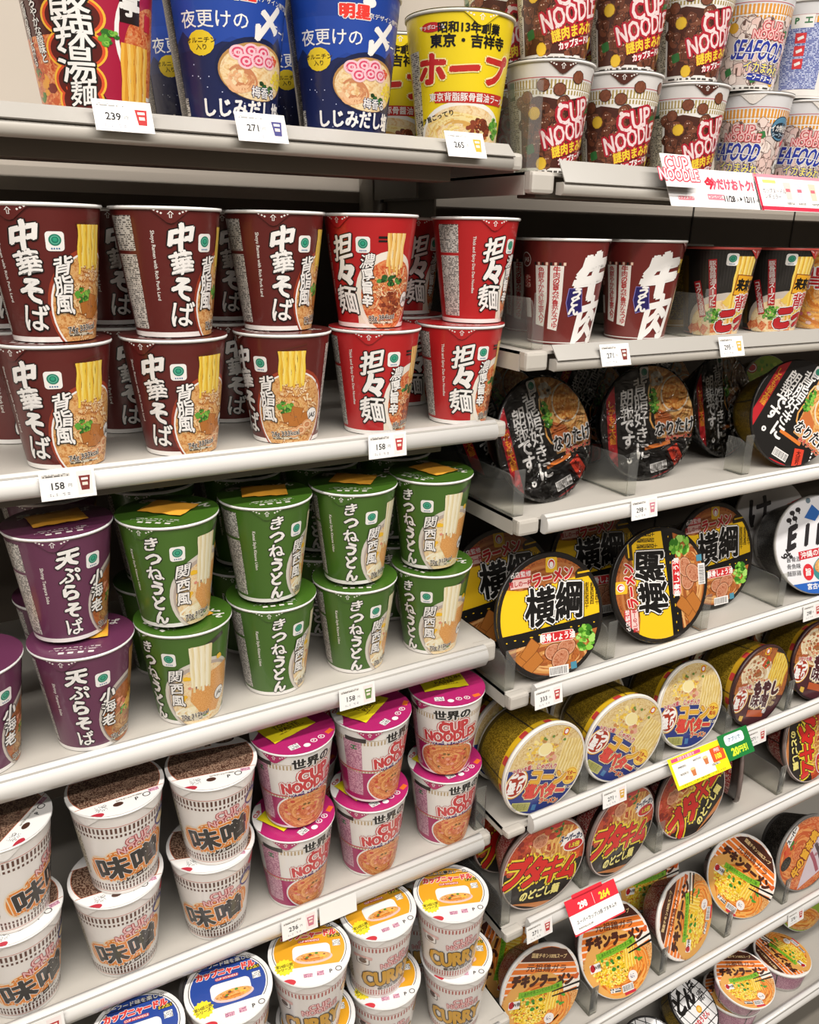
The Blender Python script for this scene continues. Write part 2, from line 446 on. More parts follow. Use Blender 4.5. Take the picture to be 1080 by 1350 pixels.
# ------------------------------------------------------------------ inks and printed food
W, K = ink('F3EFEA'), ink('151312')
def foods():
    food('soup_shoyu', ['A8622C', 'CC8A48', 'E2B478', 'D49A56'], 3.)
    food('soup_red', ['A8301A', 'CC5A2E', 'E2915A', 'D9A878'], 2.6)
    food('soup_pale', ['D8A468', 'E8C690', 'F0DDB4', 'DDB07C'], 1.8)
    food('soup_miso', ['7A3A1C', '9C5426', 'B86C34', '8A4420'], 1.4)
    food('soup_tomyum', ['A83820', 'CC6038', 'E49460', 'D87848'], 3.6)
    food('kimchi', ['7C1E14', 'B03820', 'C8552E', '7A3A1E'], 2.2)
    food('egg', ['D89A18', 'F0C22A', 'F8DC58', 'E8B020'], 5., 'cell')
    food('tofu', ['C8823A', 'DE9E56', 'EAB878'], 9., distort=.4)
    food('negi', ['2E6A1E', '4E9A2E', '8CC850', '3A7A22'], 5., 'cell')
    food('menma', ['A45E24', 'B8702E', 'C27E3A'], 5., 'wave')
    food('chashu', ['8A4428', 'B06A48', 'CC9070', 'A05A3C'], 3.)
    food('mince', ['6A2A18', '9C4A2A', 'B8683C', '7C3620'], 6., 'cell')
    food('butter', ['B88A50', 'D8BA7C', 'E6D09C', 'CBA468'], 1.6)
    food('corn', ['D8A020', 'F0CC4A', 'F4DE88'], 6., 'cell')
    food('butterscotch', ['C87A30', 'E0A050', 'F0C070', 'D88A3A'], 4., 'cell')
    food('niku', ['6A3826', '7A442E', '8A5038'], 3.)
    micro('print_white', 'CFCAC2', '5A5652', 9, 6, .5)
    micro('print_cream', 'D8CFB8', '5A5040', 8, 5.5, .5)
    micro('print_brown', '4E3226', 'A68A74', 11, 7, .5)
    micro('print_pink', 'D2A2B2', '9A4A70', 10, 7, .5)
    micro('print_blue', 'B8C0DC', '38489A', 8, 5.5, .6)
    micro('print_gold', '6A5410', 'A88A28', 9, 6, .5)
    micro('print_dark', '181614', '6A645C', 9, 6, .4)
    micro('print_red', 'A83030', 'E8D0C0', 8, 6, .4)
    micro('bars', 'F0EEEA', '201E1C', 14, .01, .5)
    micro('bars_yellow', 'C8C470', '4A4C20', 14, .01, .5)
    micro('code', 'F0EEEA', '201E1C', 11, 11, .5)
foods()
Fd = MATS
NY = [ink('F0CC4A'), ink('E2B030'), ink('F4DC78')]      # egg noodles
NP = [ink('F1E6C2'), ink('E4D2A0'), ink('F6F0DA')]      # udon
NB = [ink('B08048'), ink('9A6A3A'), ink('C89A60')]      # soba
NO = [ink('E0903A'), ink('EAB058'), ink('CC7428')]      # in broth
GREEN = [Fd['negi'], ink('5AA034'), ink('2E6A22'), ink('86BE4A')]
def store_mark(A, x, y, s=13, L=6):
    A.rect(x, y, s, s * 1.14, W, L, r=s * .2); A.ell(x, y + s * .08, s * .34, s * .34, ink('1E7A62'), L + 1); A.ring(x, y + s * .08, s * .25, s * .25, s * .045, ink('6CC0A4'), L + 1.6, n=20); A.ell(x, y + s * .1, s * .12, s * .12, ink('2EA07C'), L + 2)
    for d in (-.2, -.07, .07, .2): A.rect(x + d * s, y - s * .42, s * .08, s * .09, ink('2E6A9A'), L + 1)
def jas(A, x, y, r=7, L=7):
    A.ell(x, y, r, r, K, L); A.ell(x, y, r * .92, r * .92, W, L + 1); A.text('JAS', x, y + .3, r * .75, K, L + 2, b=.03, sh=.15)
def barcode(A, x, y, w, h, rot=0, L=8, m='bars', mk=True):
    A.rect(x, y, w + 2, h + 2.4, W if m == 'bars' else ink('C8C470'), L, rot=rot)
    rd = random.Random(int(w * 7 + h)); xx = -w / 2; c, s = math.cos(R(rot)), math.sin(R(rot))
    while xx < w / 2 - .5:
        bw = rd.choice((.35, .5, .8)); A.rect(x + (xx + bw / 2) * c, y + (xx + bw / 2) * s, bw, h, K if m == 'bars' else ink('4A4C20'), L + 1, rot=rot); xx += bw + rd.choice((.45, .6, .9))

# ---- family of tall shop-brand cups: brush title, side title, soup photograph
def tall(title, side, english, bg, scene, th, kcal, tstart=None):
    def wall(A):
        A.rect(0, 2, 252, 4.4, W, 1)
        A.text(title, 0, 51, th * .92, W, 8, b=.055, ol=((.05, K),), vert=True, brush=1., pitch=1.1)
        A.text(english, -21, 60, 3.6, ink('E8E2DA'), 3, b=.02, rot=-90)
        for (y, h) in ((86, 28), (38, 62)): A.rect(-49, y, 24, h, Fd['print_white'], 2, r=.8)
        store_mark(A, 21, 79)
        scene(A)
        A.text(side, 25, 45, 13.6 if len(side) == 3 else 11.4, W, 14, b=.05, ol=((.055, K),), vert=True, brush=.9, pitch=1.1)
        A.text(kcal, 42, 10.5, 6, K, 15, b=.02, ol=((.05, ink('F0E6D8')),), rot=4)
        A.rect(42, 5.5, 30, 2.4, Fd['print_cream'], 10)
        jas(A, 74, 27, 8)
        A.rect(104, 52, 30, 88, Fd['print_white'], 2)
    return wall
def bowlpic(A, bg, rimc, soup, cx=50, cy=30, rx=35, ry=41, L=3):
    A.ell(cx, cy + 1, rx + 4, ry + 4, rimc, L, rot=-12); A.ell(cx, cy, rx + 1.6, ry + 1.6, W, L + .5, rot=-12); A.ell(cx, cy, rx, ry, soup, L + 1, rot=-12)
    # printed wall above and below the bowl is covered again by the wall colour
def ramen(A, cx, cy, rx, ry, cols, fat, n=46, w=1.8, L=5, seed=1, nf=40):
    """a bowl's surface: short wavy noodles lying every way, with flecks of fat between"""
    rd = random.Random(seed)
    for i in range(n):
        a, q = rd.uniform(0, 6.28), rd.random() ** .5 * .86; x, y = cx + rx * q * math.cos(a), cy + ry * q * math.sin(a)
        th, ln, ph = rd.uniform(-.9, .9), rd.uniform(.25, .55) * rx, rd.uniform(0, 6); pts = []
        for j in range(9):
            t = (j / 8 - .5) * ln; o = 1.6 * math.sin(j * .8 + ph); px, py = x + t * math.cos(th) - o * math.sin(th), y + t * math.sin(th) + o * math.cos(th)
            if ((px - cx) / rx) ** 2 + ((py - cy) / ry) ** 2 < .97: pts.append((px, py))
        if len(pts) > 2: A.line([(p[0], p[1] - w * .3) for p in pts], w * 1.25, cols[-1], L + .03 * (i % 20)); A.line(pts, w, cols[i % (len(cols) - 1)], L + .03 * (i % 20) + .015)
    A.blobs(cx, cy, rx * .86, ry * .86, nf, w * .8, fat, L + .7, seed=seed + 1)
def sc_shoyu(A):
    bowlpic(A, None, ink('9A3A22'), Fd['soup_shoyu']); ramen(A, 50, 32, 32, 38, [ink('EBC58E'), ink('DFAE6A'), ink('F2D8AE'), ink('A8642E')], [ink('F0DCC0'), ink('E8C898'), ink('C87A3A')], 60, seed=3)
    A.strands(38, 62, 58, 92, 13, 2.3, NY, 7, amp=.5, seed=2, top=5); A.rect(50, 92, 27, 2.2, ink('5A2418'), 6, rot=9); A.rect(50, 95.5, 27, 1.6, ink('5A2418'), 6, rot=13)
    A.blobs(43, 36, 10, 6, 22, 2.8, GREEN, 7, seed=4)
    for (x, y, r) in ((46, 27, 10), (55, 32, -14), (62, 25, 20), (52, 22, -6)): (A.rect(x, y, 12.8, 9.8, ink('8A4E22'), 8.8 + x * .01, rot=r), A.rect(x, y, 12, 9, Fd['menma'], 9 + x * .01, rot=r))
    for (x, y) in ((60, 13), (68, 18), (52, 11)): A.ell(x, y, 7, 5.4, ink('D89A6A'), 10.5 + x * .01); A.ring(x, y, 5, 3.8, 1, ink('F0CDA0'), 11.5 + x * .01, n=20); A.ring(x, y, 2.6, 2, .8, ink('C87A50'), 11.8 + x * .01, n=16)
def sc_tantan(A):
    A.poly([(14, 4), (30, 4), (20, 20), (12, 34)], ink('E8DCC8'), 2.2)
    A.ell(48, 34, 36, 40, ink('EDE4D6'), 3, rot=-12); A.ell(50, 32, 32, 35, Fd['soup_red'], 4, rot=-12); ramen(A, 50, 32, 31, 34, [ink('EBC090'), ink('E09A5A'), ink('F0D0A4'), ink('A84A24')], [ink('E8A868'), ink('C8502A'), ink('F0D8B0')], 50, seed=7)
    A.strands(44, 62, 56, 90, 10, 2.2, [ink('EFC878'), ink('E0A850'), ink('F6DCA0')], 7, amp=.6, seed=5, top=5); A.rect(40, 86, 10, 2, K, 6); A.rect(40, 82.6, 10, 1.6, K, 6)
    A.blobs(50, 46, 14, 4, 20, 3, [ink('2A5A2A'), ink('1E3E1E'), ink('4A8A3A')], 8, seed=2)
    A.blobs(52, 24, 14, 11, 60, 2.6, [Fd['mince'], ink('9A4A2C'), ink('B8683C'), ink('7A3420')], 9, seed=3)
def sc_tempura(A):
    A.ell(50, 34, 35, 40, ink('C8BEB4'), 3, rot=-12); A.ell(50, 33, 32.5, 37, ink('8A7C74'), 3.5, rot=-12); A.ell(50, 31, 31, 34, Fd['soup_miso'], 4, rot=-12); A.swirl(50, 22, 24, 14, 26, 1.8, NB, 5, seed=8)
    A.strands(52, 70, 54, 96, 10, 2., NB, 7, amp=.6, seed=5, top=5)
    A.blobs(56, 40, 14, 10, 30, 3.6, [ink('E8B048'), Fd['corn'], ink('D8983A'), ink('F0C870')], 8, seed=9); A.blobs(40, 44, 6, 5, 9, 2.6, [ink('D87858'), ink('E8A080')], 9, seed=2); A.blobs(44, 33, 6, 4, 9, 2, GREEN, 9, seed=5)
def sc_kitsune(A):
    A.ell(52, 33, 41, 43, ink('D6CEC2'), 3, rot=-12); A.ell(53, 32, 38.5, 40, ink('B8A89C'), 3.5, rot=-12); A.ell(54, 30, 37, 38, Fd['soup_pale'], 4, rot=-12); A.swirl(46, 14, 24, 9, 18, 2.6, NP, 5, seed=8)
    A.rect(60, 92, 30, 5, ink('3A3630'), 4.6, rot=22)
    A.poly([(40, 46), (58, 58), (84, 62), (88, 36), (70, 8), (48, 12), (38, 28)], Fd['tofu'], 6.5)
    A.line([(51, 92), (50, 70), (49, 44)], [20, 21, 15], NP[1], 7.4); A.strands(40, 60, 42, 92, 11, 2.5, NP, 8, amp=.3, seed=5, top=4)
    A.blobs(38, 56, 3, 2.4, 3, 4, [ink('F0BE28')], 7, seed=9); A.blobs(70, 72, 3, 2, 2, 4.4, [ink('F0BE28')], 9, seed=4); A.blobs(32, 32, 3, 3, 2, 4, [ink('EEB830')], 7, seed=3); A.blobs(56, 8, 3, 2, 3, 3, [ink('F0BE28'), ink('4A8A34')], 9, seed=3)
    A.blobs(42, 44, 5, 3, 7, 2.2, [ink('E0907A'), ink('4A3A34')], 7.5, seed=12)
def plain_lid(title, col, t2='E8E2DA'):
    def lid(A):
        A.text(title, 0, 22, 12, ink(t2), 2, b=.04, xs=.95, brush=.6); A.ell(-26, 26, 6, 4, ink(t2), 2)
        for y in (-26, -30): A.rect(0, y, 46 - (30 + y), 1.8, micro('print_' + col, col, t2, 8, 6, .5), 2)
        for x in (-12, -4, 5, 14): A.rect(x, -36, 5, 3.4, ink(t2), 2)
    return lid

# ---- white curved-lettering cups
def dashes(A, y, h, m, n=56, w=.5, L=2, x0=-180, x1=180):
    p = 2 * math.pi * RM / n
    for k in range(n): A.rect(-math.pi * RM + (k + .5) * p, y, p * w, h, m, L)
def cuplogo(A, x, y, h, fill, edge, L=8, rot=12, lines=('CUP', 'NOODLE'), xs=.92, o=.045, inner=None, dx=0, bb=.02):
    c, s = math.cos(R(rot)), math.sin(R(rot))
    for i, t in enumerate(lines):
        hh = h * (1.08 if i == 0 else 1.); dy = (.52 - i * 1.02) * h; ddx = dx if i == 0 else 0
        A.text(t, x + ddx * c - dy * s, y + ddx * s + dy * c, hh * 1.28, fill, L, b=bb, ol=((o + .03, edge),) if inner is None else ((o + .06, inner), (o + .01, edge)), rot=rot, xs=xs * (.92 if i else 1.05))
        # curled serifs
    for (tx, ty) in ((-.95, 1.1), (.9, .1), (-1.7, -.95), (1.9, -.1)):
        px, py = tx * h * xs, ty * h; A.ell(x + px * c - py * s + dx * .5, y + px * s + py * c, h * .13, h * .13, fill, L + 2.2, n=12)
def miso_wall(A):
    b = ink('5A3628')
    A.rect(0, 91.5, 252, .7, ink('C8705A'), 2); dashes(A, 86.5, 7, b, 64, .5); dashes(A, 79, 3, b, 64, .5)
    dashes(A, 13.5, 3, b, 64, .5); dashes(A, 8.5, 5, b, 64, .5); A.rect(0, 4.6, 252, .6, ink('C8705A'), 2)
    cuplogo(A, 10, 66, 8.4, ink('E8B8B4'), ink('A8303A'), 8, rot=9, o=.03)
    om = ink('E08428')
    A.text('味噌', 0, 39, 28, ink('2A2624'), 10, b=.075, ol=((.15, ink('F0D8B8')), (.11, om), (.02, W)), rot=9, xs=1.12)
    for (x, y, rx, ry) in ((-32, 36, 9, 16), (32, 47, 10, 16), (0, 53, 22, 8), (4, 26, 26, 7)): A.ell(x, y, rx + 1.6, ry + 1.6, ink('F0D8B8'), 3); A.ell(x, y, rx, ry, om, 4)
    A.rect(4, 20, 40, 5.4, ink('3A2A22'), 8, rot=7, r=2.5); A.text('カップヌードル', 4, 20, 5, W, 9, b=.03, rot=7)
    A.ell(40, 74, 10, 10, ink('4A4A80'), 6); A.ell(40, 72, 8, 5, Fd['soup_pale'], 7); A.text('謎肉', 40, 78, 5, ink('D8C8A0'), 8, b=.03)
    A.ell(52, 90, 9, 6, ink('C83040'), 3)
    A.rect(-62, 50, 28, 56, Fd['print_cream'], 2); A.rect(92, 50, 40, 60, Fd['print_white'], 2)
def miso_lid(A):
    A.ell(0, 0, 49, 49, ink('EFEBE6'), 1)
    A.ell(0, 3, 45, 45, ink('B86A4A'), 1.4); A.ell(0, 3, 44.2, 44.2, Fd['print_brown'], 2)
    A.rect(0, 42, 100, 40, ink('EFEBE6'), 3); A.rect(0, 22.2, 86, .8, ink('B86A4A'), 3.5)
    A.rect(0, -40, 100, 36, ink('EFEBE6'), 3); A.rect(0, -22, 88, .8, ink('B86A4A'), 3.5)
    A.text('味噌', -8, 33, 10, ink('2E2A28'), 5, b=.06, ol=((.09, ink('E0B088')),)); A.ell(18, 34, 11, 6, ink('3A2C28'), 4); A.ell(18, 34, 9, 4.4, Fd['print_brown'], 5)
    A.rect(-20, -31, 11, 9, Fd['code'], 4); A.ell(-4, -32, 5, 3.2, ink('4A2E24'), 4); A.text('P', 14, -32, 6, K, 4, b=.03); A.ring(24, -30, 4, 3.6, 1, K, 4, n=16); A.rect(8, -26.5, 26, 2, Fd['print_white'], 4); A.rect(32, -26, 10, 5, Fd['print_pink'], 4); A.ell(-27, -40, 8, 4, ink('B83040'), 4)
def tomyum_wall(A):
    tan = ink('B8A078'); mg = ink('A81E60')
    dashes(A, 88, 6, tan, 70, .45); A.rect(0, 92, 252, .6, tan, 2); dashes(A, 45.5, 3, tan, 70, .5, L=6)
    A.rect(0, 22, 252, 44, mg, 2); A.rect(0, 1.5, 252, 3, W, 3)
    A.ell(4, 24, 40, 28, W, 4); A.ell(4, 24, 38, 26, Fd['soup_tomyum'], 5); A.swirl(4, 24, 35, 23, 44, 1.8, [ink('E8A868'), ink('D88848'), ink('C86A38')], 6, seed=4); A.blobs(4, 26, 32, 18, 26, 2.8, [ink('D8604A'), ink('E8A088'), ink('C84830'), ink('7A5A28')], 7.5, seed=6)
    A.rect(0, 47.5, 252, 1.6, ink('C8283C'), 5)
    A.text('世界の', 6, 93, 12.5, K, 8, b=.05, ol=((.06, W),), rot=3)
    cuplogo(A, 6, 68, 14, ink('C83A3E'), W, 9, rot=5, lines=('CUP', 'NOODLES'), o=.045, inner=ink('C85A58'), dx=3, xs=.78, bb=.055)
    A.rect(6, 51.5, 50, 6, ink('4A2A6A'), 10, rot=5, r=2.6); A.text('パクチー香るトムヤムクン', 6, 51.5, 4.4, W, 11, b=.03, rot=5, xs=.9)
    A.rect(-52, 50, 22, 80, Fd['print_pink'], 4); A.rect(-48, 92, 24, 6, ink('2A2624'), 5); A.text('エ', -50, 81, 7, ink('2E7A4A'), 6, b=.06)
    A.rect(100, 50, 46, 84, Fd['print_white'], 4)
def tomyum_lid(A):
    mg = food('lattice_magenta', ['C63A80', 'B21C62', 'A01456'], 3.2, 'wave', .3)
    A.ell(0, 0, 49, 49, mg, 1); A.poly([(-50, 30), (-22, 48), (-50, 50)], W, 2); A.poly([(-47, -2), (-38, 8), (-20, 40), (-36, 40), (-50, 10)], W, 2)
    A.text('CUP', -34, 26, 6, ink('C8303C'), 3, b=.05, rot=30)
    A.rect(-10, -33, 12, 9, Fd['code'], 3, rot=8); A.ell(4, -36, 4, 3.4, W, 3)
    for x in (14, 24): A.ring(x, -31 + (x - 14) * .3, 4, 3.6, 1, W, 3, n=16); A.text('P', x, -31 + (x - 14) * .3, 4, W, 3, b=.03)
    A.rect(36, -22, 10, 6, ink('E8702A'), 3, rot=30)
def tomyum_packet(root, H):
    def art(A):
        A.text('CUP', 9, 12, 4, ink('B06A30'), 2, b=.03); A.text('NOODLES', 9, 7.4, 4, ink('B06A30'), 2, b=.03)
        A.text('TOM YUM', 4, 0, 8, ink('6A4A18'), 2, b=.02); A.text('PASTE', 0, -8, 8, ink('6A4A18'), 2, b=.02)
        A.rect(0, -14, 34, 1.8, micro('print_packet', 'E8D428', '6A4A18', 8, 6, .5), 2)
    packet(root, H, .058, .04, 'F0DC26', art, rot=18, dx=-.006, dy=.008)
def curry_wall(A):
    b = ink('B05A50')
    A.rect(0, 92, 252, .7, b, 2); dashes(A, 87, 7, b, 64, .45); dashes(A, 13, 3, b, 64, .5); dashes(A, 8.4, 5, b, 64, .5); A.rect(0, 4.6, 252, .6, b, 2)
    cuplogo(A, 8, 65, 8.2, ink('EBC4C0'), ink('B84048'), 8, rot=6, o=.03)
    A.text('CURRY', 0, 38, 30, ink('D09A1E'), 10, b=.045, ol=((.045, ink('3A2C18')),), rot=4, xs=.64)
    A.rect(6, 19.5, 44, 4.6, ink('4A3A30'), 8, rot=4, r=2); A.text('カップヌードル', 6, 19.5, 4.2, W, 9, b=.03, rot=4)
    A.rect(-34, 72, 24, 5.5, ink('E0B0A8'), 5, r=2); A.rect(-34, 66, 17, 13, ink('5A4A44'), 4, r=3); A.rect(-34, 66, 15, 11, W, 5, r=2.6); A.ell(-34, 66, 5, 4, ink('6A5850'), 6)
    A.ell(44, 74, 9, 8, ink('9A7A50'), 5); A.ell(44, 74, 7.6, 6.6, Fd['soup_shoyu'], 6)
    A.rect(-66, 50, 28, 58, Fd['print_cream'], 2); A.rect(98, 50, 44, 60, Fd['print_white'], 2)
def cat_lid(bg, small, line2):
    def lid(A):
        A.ell(0, 0, 49, 49, ink('EEEAE6'), 1)
        A.ell(0, 2, 43.6, 41, K, 1.6); A.ell(0, 2, 42.8, 40.2, ink('EEEAE6'), 2)
        A.ell(0, 2, 41.4, 38.8, ink(bg), 2.6)
        A.rect(0, -32, 86, 20, ink('EEEAE6'), 3); A.rect(0, 30.4, 60, 1, K, 3.4)
        A.text(small, 0, 33.5, 5.4, K if bg != '2C4A9A' else W, 5, b=.03, ol=((.05, W if bg != '2C4A9A' else K),))
        A.text('カップニャードル', 0, 22.5, 8.8, ink('D8403C'), 6, b=.05, ol=((.09, W), (.045, ink('E89A90'))), xs=.82)
        A.rect(0, 13.6, 26, 4, ink('C8403C'), 6, r=1.8); A.text('CUP NYANDLE', 0, 13.6, 3.2, W, 7, b=.02)
        A.rect(2, -3, 44, 22, ink('F4F1EC'), 4, r=6)          # plain panel with a bowl of noodles
        A.ell(4, -11, 22, 8, ink('E8C0B8'), 5); A.ell(4, -9.6, 20, 6.4, Fd['soup_shoyu'], 6); A.swirl(4, -9.6, 17, 5, 14, 1.6, NO, 7, seed=3); A.blobs(4, -9, 14, 4, 8, 2.2, [ink('7A4A30'), ink('E8C040'), ink('4A8A34')], 8, seed=5)
        A.rect(32, 6, 9, 9, Fd['code'], 6); A.rect(30, 17, 15, 5, ink('3A3020'), 6, rot=0); A.rect(30, 17, 14, 4, micro('print_badge', '3A3020', 'E8D040', 8, 5, .6), 7)
        n = 14; A.poly([(-30 + (11.5 if k % 2 else 9.6) * math.cos(math.pi * k / n), -19 + (11.5 if k % 2 else 9.6) * math.sin(math.pi * k / n)) for k in range(2 * n)], ink('F0DC2E'), 8)
        A.text('第24話公開', -30, -17, 4.2, K, 9, b=.03, rot=8, xs=.8); A.text('シリーズ', -30, -21.8, 4, K, 9, b=.03, rot=8, xs=.9)
        A.rect(-4, -34, 10, 5, Fd['print_pink'], 5); A.rect(10, -33, 8, 6, Fd['print_pink'], 5); A.text('P', 22, -32, 6, K, 5, b=.03); A.ring(31, -30, 3.8, 3.4, .9, K, 5, n=16)
        A.ell(-26, -40, 8, 4.5, ink('C8303C'), 5)
    return lid
def blob_field(A, cols, edge, y0, y1, n, r, seed, x0=-44, x1=62, L=3, hi=None):
    rd = random.Random(seed)
    for i in range(n):
        x, y, q = rd.uniform(x0, x1), y0 + (y1 - y0) * (i / n) ** 1.1 if False else rd.uniform(y0, y1), r * rd.uniform(.85, 1.15)
        l = L + .09 * (i % 28); k = 9; ro = rd.uniform(0, 6)
        pts = lambda s: [(x + q * s * (1 + .1 * math.cos(4 * (6.283 * j / k) + ro)) * math.cos(6.283 * j / k + ro), y + q * s * (1 + .1 * math.cos(4 * (6.283 * j / k) + ro)) * math.sin(6.283 * j / k + ro)) for j in range(k)]
        A.poly(pts(1.1), edge, l); A.poly(pts(1), cols[i % len(cols)], l + .03)
        if hi: A.ell(x - q * .25, y + q * .3, q * .16, q * .12, hi, l + .06, n=7); A.ell(x + q * .2, y + q * .36, q * .12, q * .1, hi, l + .06, n=6)
def niku_wall(A):
    tan = ink('A8924E')
    A.rect(0, 97, 252, 20, ink('DAD6D2'), 1); A.rect(0, 91, 252, .8, ink('B8505A'), 2); dashes(A, 85, 8, tan, 72, .45); dashes(A, 77.5, 4, tan, 72, .45); A.rect(0, 81, 252, .5, tan, 2)
    br = [Fd['niku'], ink('74402C'), ink('7E4A34'), ink('683826')]
    A.poly([(-44, 6), (64, 6), (64, 74), (40, 70), (20, 74), (0, 70), (-24, 74), (-44, 70)], ink('4A241A'), 2.5)
    blob_field(A, br, ink('3E2016'), 8, 72, 110, 5.4, 3, hi=ink('D8B8A4'))
    for (x, y) in ((-20, 84), (14, 92), (-4, 80), (44, 94), (-36, 73)): A.ell(x, y, 6.6, 6.4, ink('321810'), 7, n=9); A.ell(x, y, 6, 5.8, Fd['niku'], 7.2, n=9)
    for (x, y) in ((-28, 58), (-18, 10), (52, 20)): A.ell(x, y, 6.4, 6.4, ink('D8A828'), 7.6, n=10); A.ell(x, y, 5.6, 5.6, ink('E8BE38'), 7.8, n=10)
    for (x, y) in ((-32, 24), (40, 62)): A.rect(x, y, 10, 9, ink('2E6A34'), 7.7, rot=15, r=2)
    red = ink('B42032')
    cuplogo(A, 12, 51, 17, ink('F2DAD8'), red, 9, rot=17, o=.06, xs=.72, dx=5)
    A.rect(19, 27, 50, 11, red, 9.5, rot=15); A.text('謎肉まみれ', 19, 27, 10.5, ink('F2D43A'), 12, b=.06, ol=((.05, red),), rot=15, xs=.88)
    A.rect(24, 17.5, 40, 7, red, 9.4, rot=15); A.text('カップヌードル', 24, 17.5, 6.4, W, 12, b=.05, ol=((.06, red),), rot=15, xs=.88)
    A.rect(10, 3, 110, 3.2, micro('print_foot', 'E4E0DA', '4A4642', 6, 3, .6), 4)
    A.rect(-64, 44, 34, 70, Fd['print_cream'], 2); A.rect(-58, 82, 10, 14, ink('9AB0A0'), 3, r=2); A.rect(-58, 74, 12, 4, ink('2E5A3A'), 3); A.rect(102, 46, 44, 72, Fd['print_cream'], 2)
def niku_lid(A):
    A.ell(0, 0, 49, 49, ink('E8E4E0'), 1); blob_field(A, [Fd['niku'], ink('5A2E20')], ink('321810'), -44, 44, 40, 6, 8, -44, 44, 2)
def sea_wall(A):
    og = ink('E0983A'); blue = ink('2A3A9E')
    A.rect(0, 97, 252, 20, ink('DAD8D8'), 1); A.rect(0, 91, 252, .8, ink('B8505A'), 2); dashes(A, 84, 10, og, 60, .6); dashes(A, 75.5, 4, og, 60, .6); A.rect(0, 80, 252, .5, og, 2)
    A.poly([(-44, 6), (70, 6), (70, 72), (-44, 72)], ink('D8C8C0'), 2.5)
    blob_field(A, [ink('EBD6CC'), ink('E8C8BE'), ink('F0E0D6')], ink('6A5048'), 8, 74, 84, 6.4, 5, -44, 70)
    for (x, y) in ((-30, 66), (30, 10)): A.ell(x, y, 5.6, 5.6, ink('E0A830'), 7)
    for (x, y) in ((-34, 20), (0, 12), (36, 60)): A.rect(x, y, 9, 8, ink('3A7A44'), 7, rot=20, r=2)
    cuplogo(A, 14, 62, 8.6, ink('F0C4C0'), ink('C8404A'), 9, rot=-3, o=.04)
    A.text('SEAFOOD', 4, 42, 25, blue, 12, b=.022, ol=((.035, W),), rot=-4, xs=.52, sh=.2); A.line([(-26, 41), (-8, 39), (10, 40), (36, 36)], [.6, .9, .9, .6], W, 15)
    A.text('イカまみれ', 12, 23, 11, ink('F0E070'), 12, b=.05, ol=((.06, blue),), rot=-6, xs=.85)
    A.rect(12, 12.6, 42, 7.4, blue, 11, rot=-6, r=3); A.text('シーフードヌードル', 12, 12.6, 5.6, W, 13, b=.05, rot=-6, xs=.85)
    A.ell(62, 68, 16, 14, ink('2A3848'), 9); A.ell(62, 68, 15, 13, ink('5A8AA8'), 9.5); A.ell(62, 66, 14, 9, ink('22303E'), 10); A.text('イカ特化型', 62, 68, 7, W, 11, b=.05, xs=.8); A.text('シーフード', 62, 61, 4.6, ink('C8E0F0'), 11, b=.03)
    A.rect(76, 54, 14, 6, ink('D8303C'), 10, rot=30); jas(A, 74, 26, 9, 9)
    A.rect(0, 3, 140, 3.2, micro('print_foot', 'E4E0DA', '4A4642', 6, 3, .6), 4)
    A.rect(112, 46, 52, 72, Fd['print_blue'], 4)
    for y in (66, 52, 38): A.rect(108, y, 12, 11, ink('D83A3C'), 6); A.rect(108, y, 7, 3.4, W, 7, rot=20)
    A.rect(108, 84, 24, 14, W, 5); A.text('P', 102, 85, 8, ink('3A7A4A'), 6, b=.04); A.text('エ', 114, 85, 8, ink('3A7A4A'), 6, b=.04)
def sea_lid(A):
    A.ell(0, 0, 49, 49, ink('EAE6E2'), 1); blob_field(A, [ink('EBD6CC'), ink('F0E0D6')], ink('6A5048'), -44, 44, 36, 6.4, 9, -44, 44, 2)

# ---- big cups of the top shelf
def sanra_wall(A):
    A.ell(46, 60, 40, 60, ink('A8183C'), 2); A.ring(60, 64, 34, 44, 3, W, 3, n=40); A.ell(62, 50, 30, 38, Fd['soup_red'], 2.6)
    A.rect(-30, 30, 40, 60, Fd['soup_red'], 1.6); A.blobs(-34, 26, 18, 22, 26, 5, [Fd['soup_red'], ink('C85A2A'), ink('E8A03A'), ink('4A7A2A'), ink('7A2018')], 2, seed=3)
    for (y, r) in ((94, 17), (72, 18), (50, 18), (28, 16), (14, 14)): A.ell(0, y, r + 3, 15, ink('F0B83A'), 4); A.ell(0, y, r + 1.4, 13.6, ink('D8502A'), 4.6); A.ell(0, y, r - .6, 12, ink('5A1410'), 5.2)
    A.text('酸辣湯', 0, 62, 23, W, 8, b=.045, ol=((.05, K),), vert=True, pitch=1.0, brush=.5); A.text('麺', 2, 20, 17, W, 8, b=.045, ol=((.05, K),), brush=.5)
    A.rect(38, 94, 16, 44, ink('241412'), 5); A.text('宝亭', 38, 92, 15, W, 6, b=.04, vert=True)
    A.text('まろやかな酸味と', -26, 66, 6.2, W, 6, b=.03, ol=((.05, K),), vert=True, rot=4); A.text('花椒の香り広がる', -38, 62, 5.6, W, 6, b=.03, ol=((.05, K),), vert=True, rot=4)
    A.strands(30, 56, 0, 58, 10, 3, [ink('F0B848'), ink('E09A30'), ink('F4CC70')], 7, amp=.6, seed=4, top=2); A.blobs(24, 60, 7, 6, 12, 3, GREEN, 7, seed=7); A.rect(56, 76, 9, 12, ink('C82838'), 6, r=1)
    A.rect(86, 50, 24, 80, Fd['print_dark'], 3)
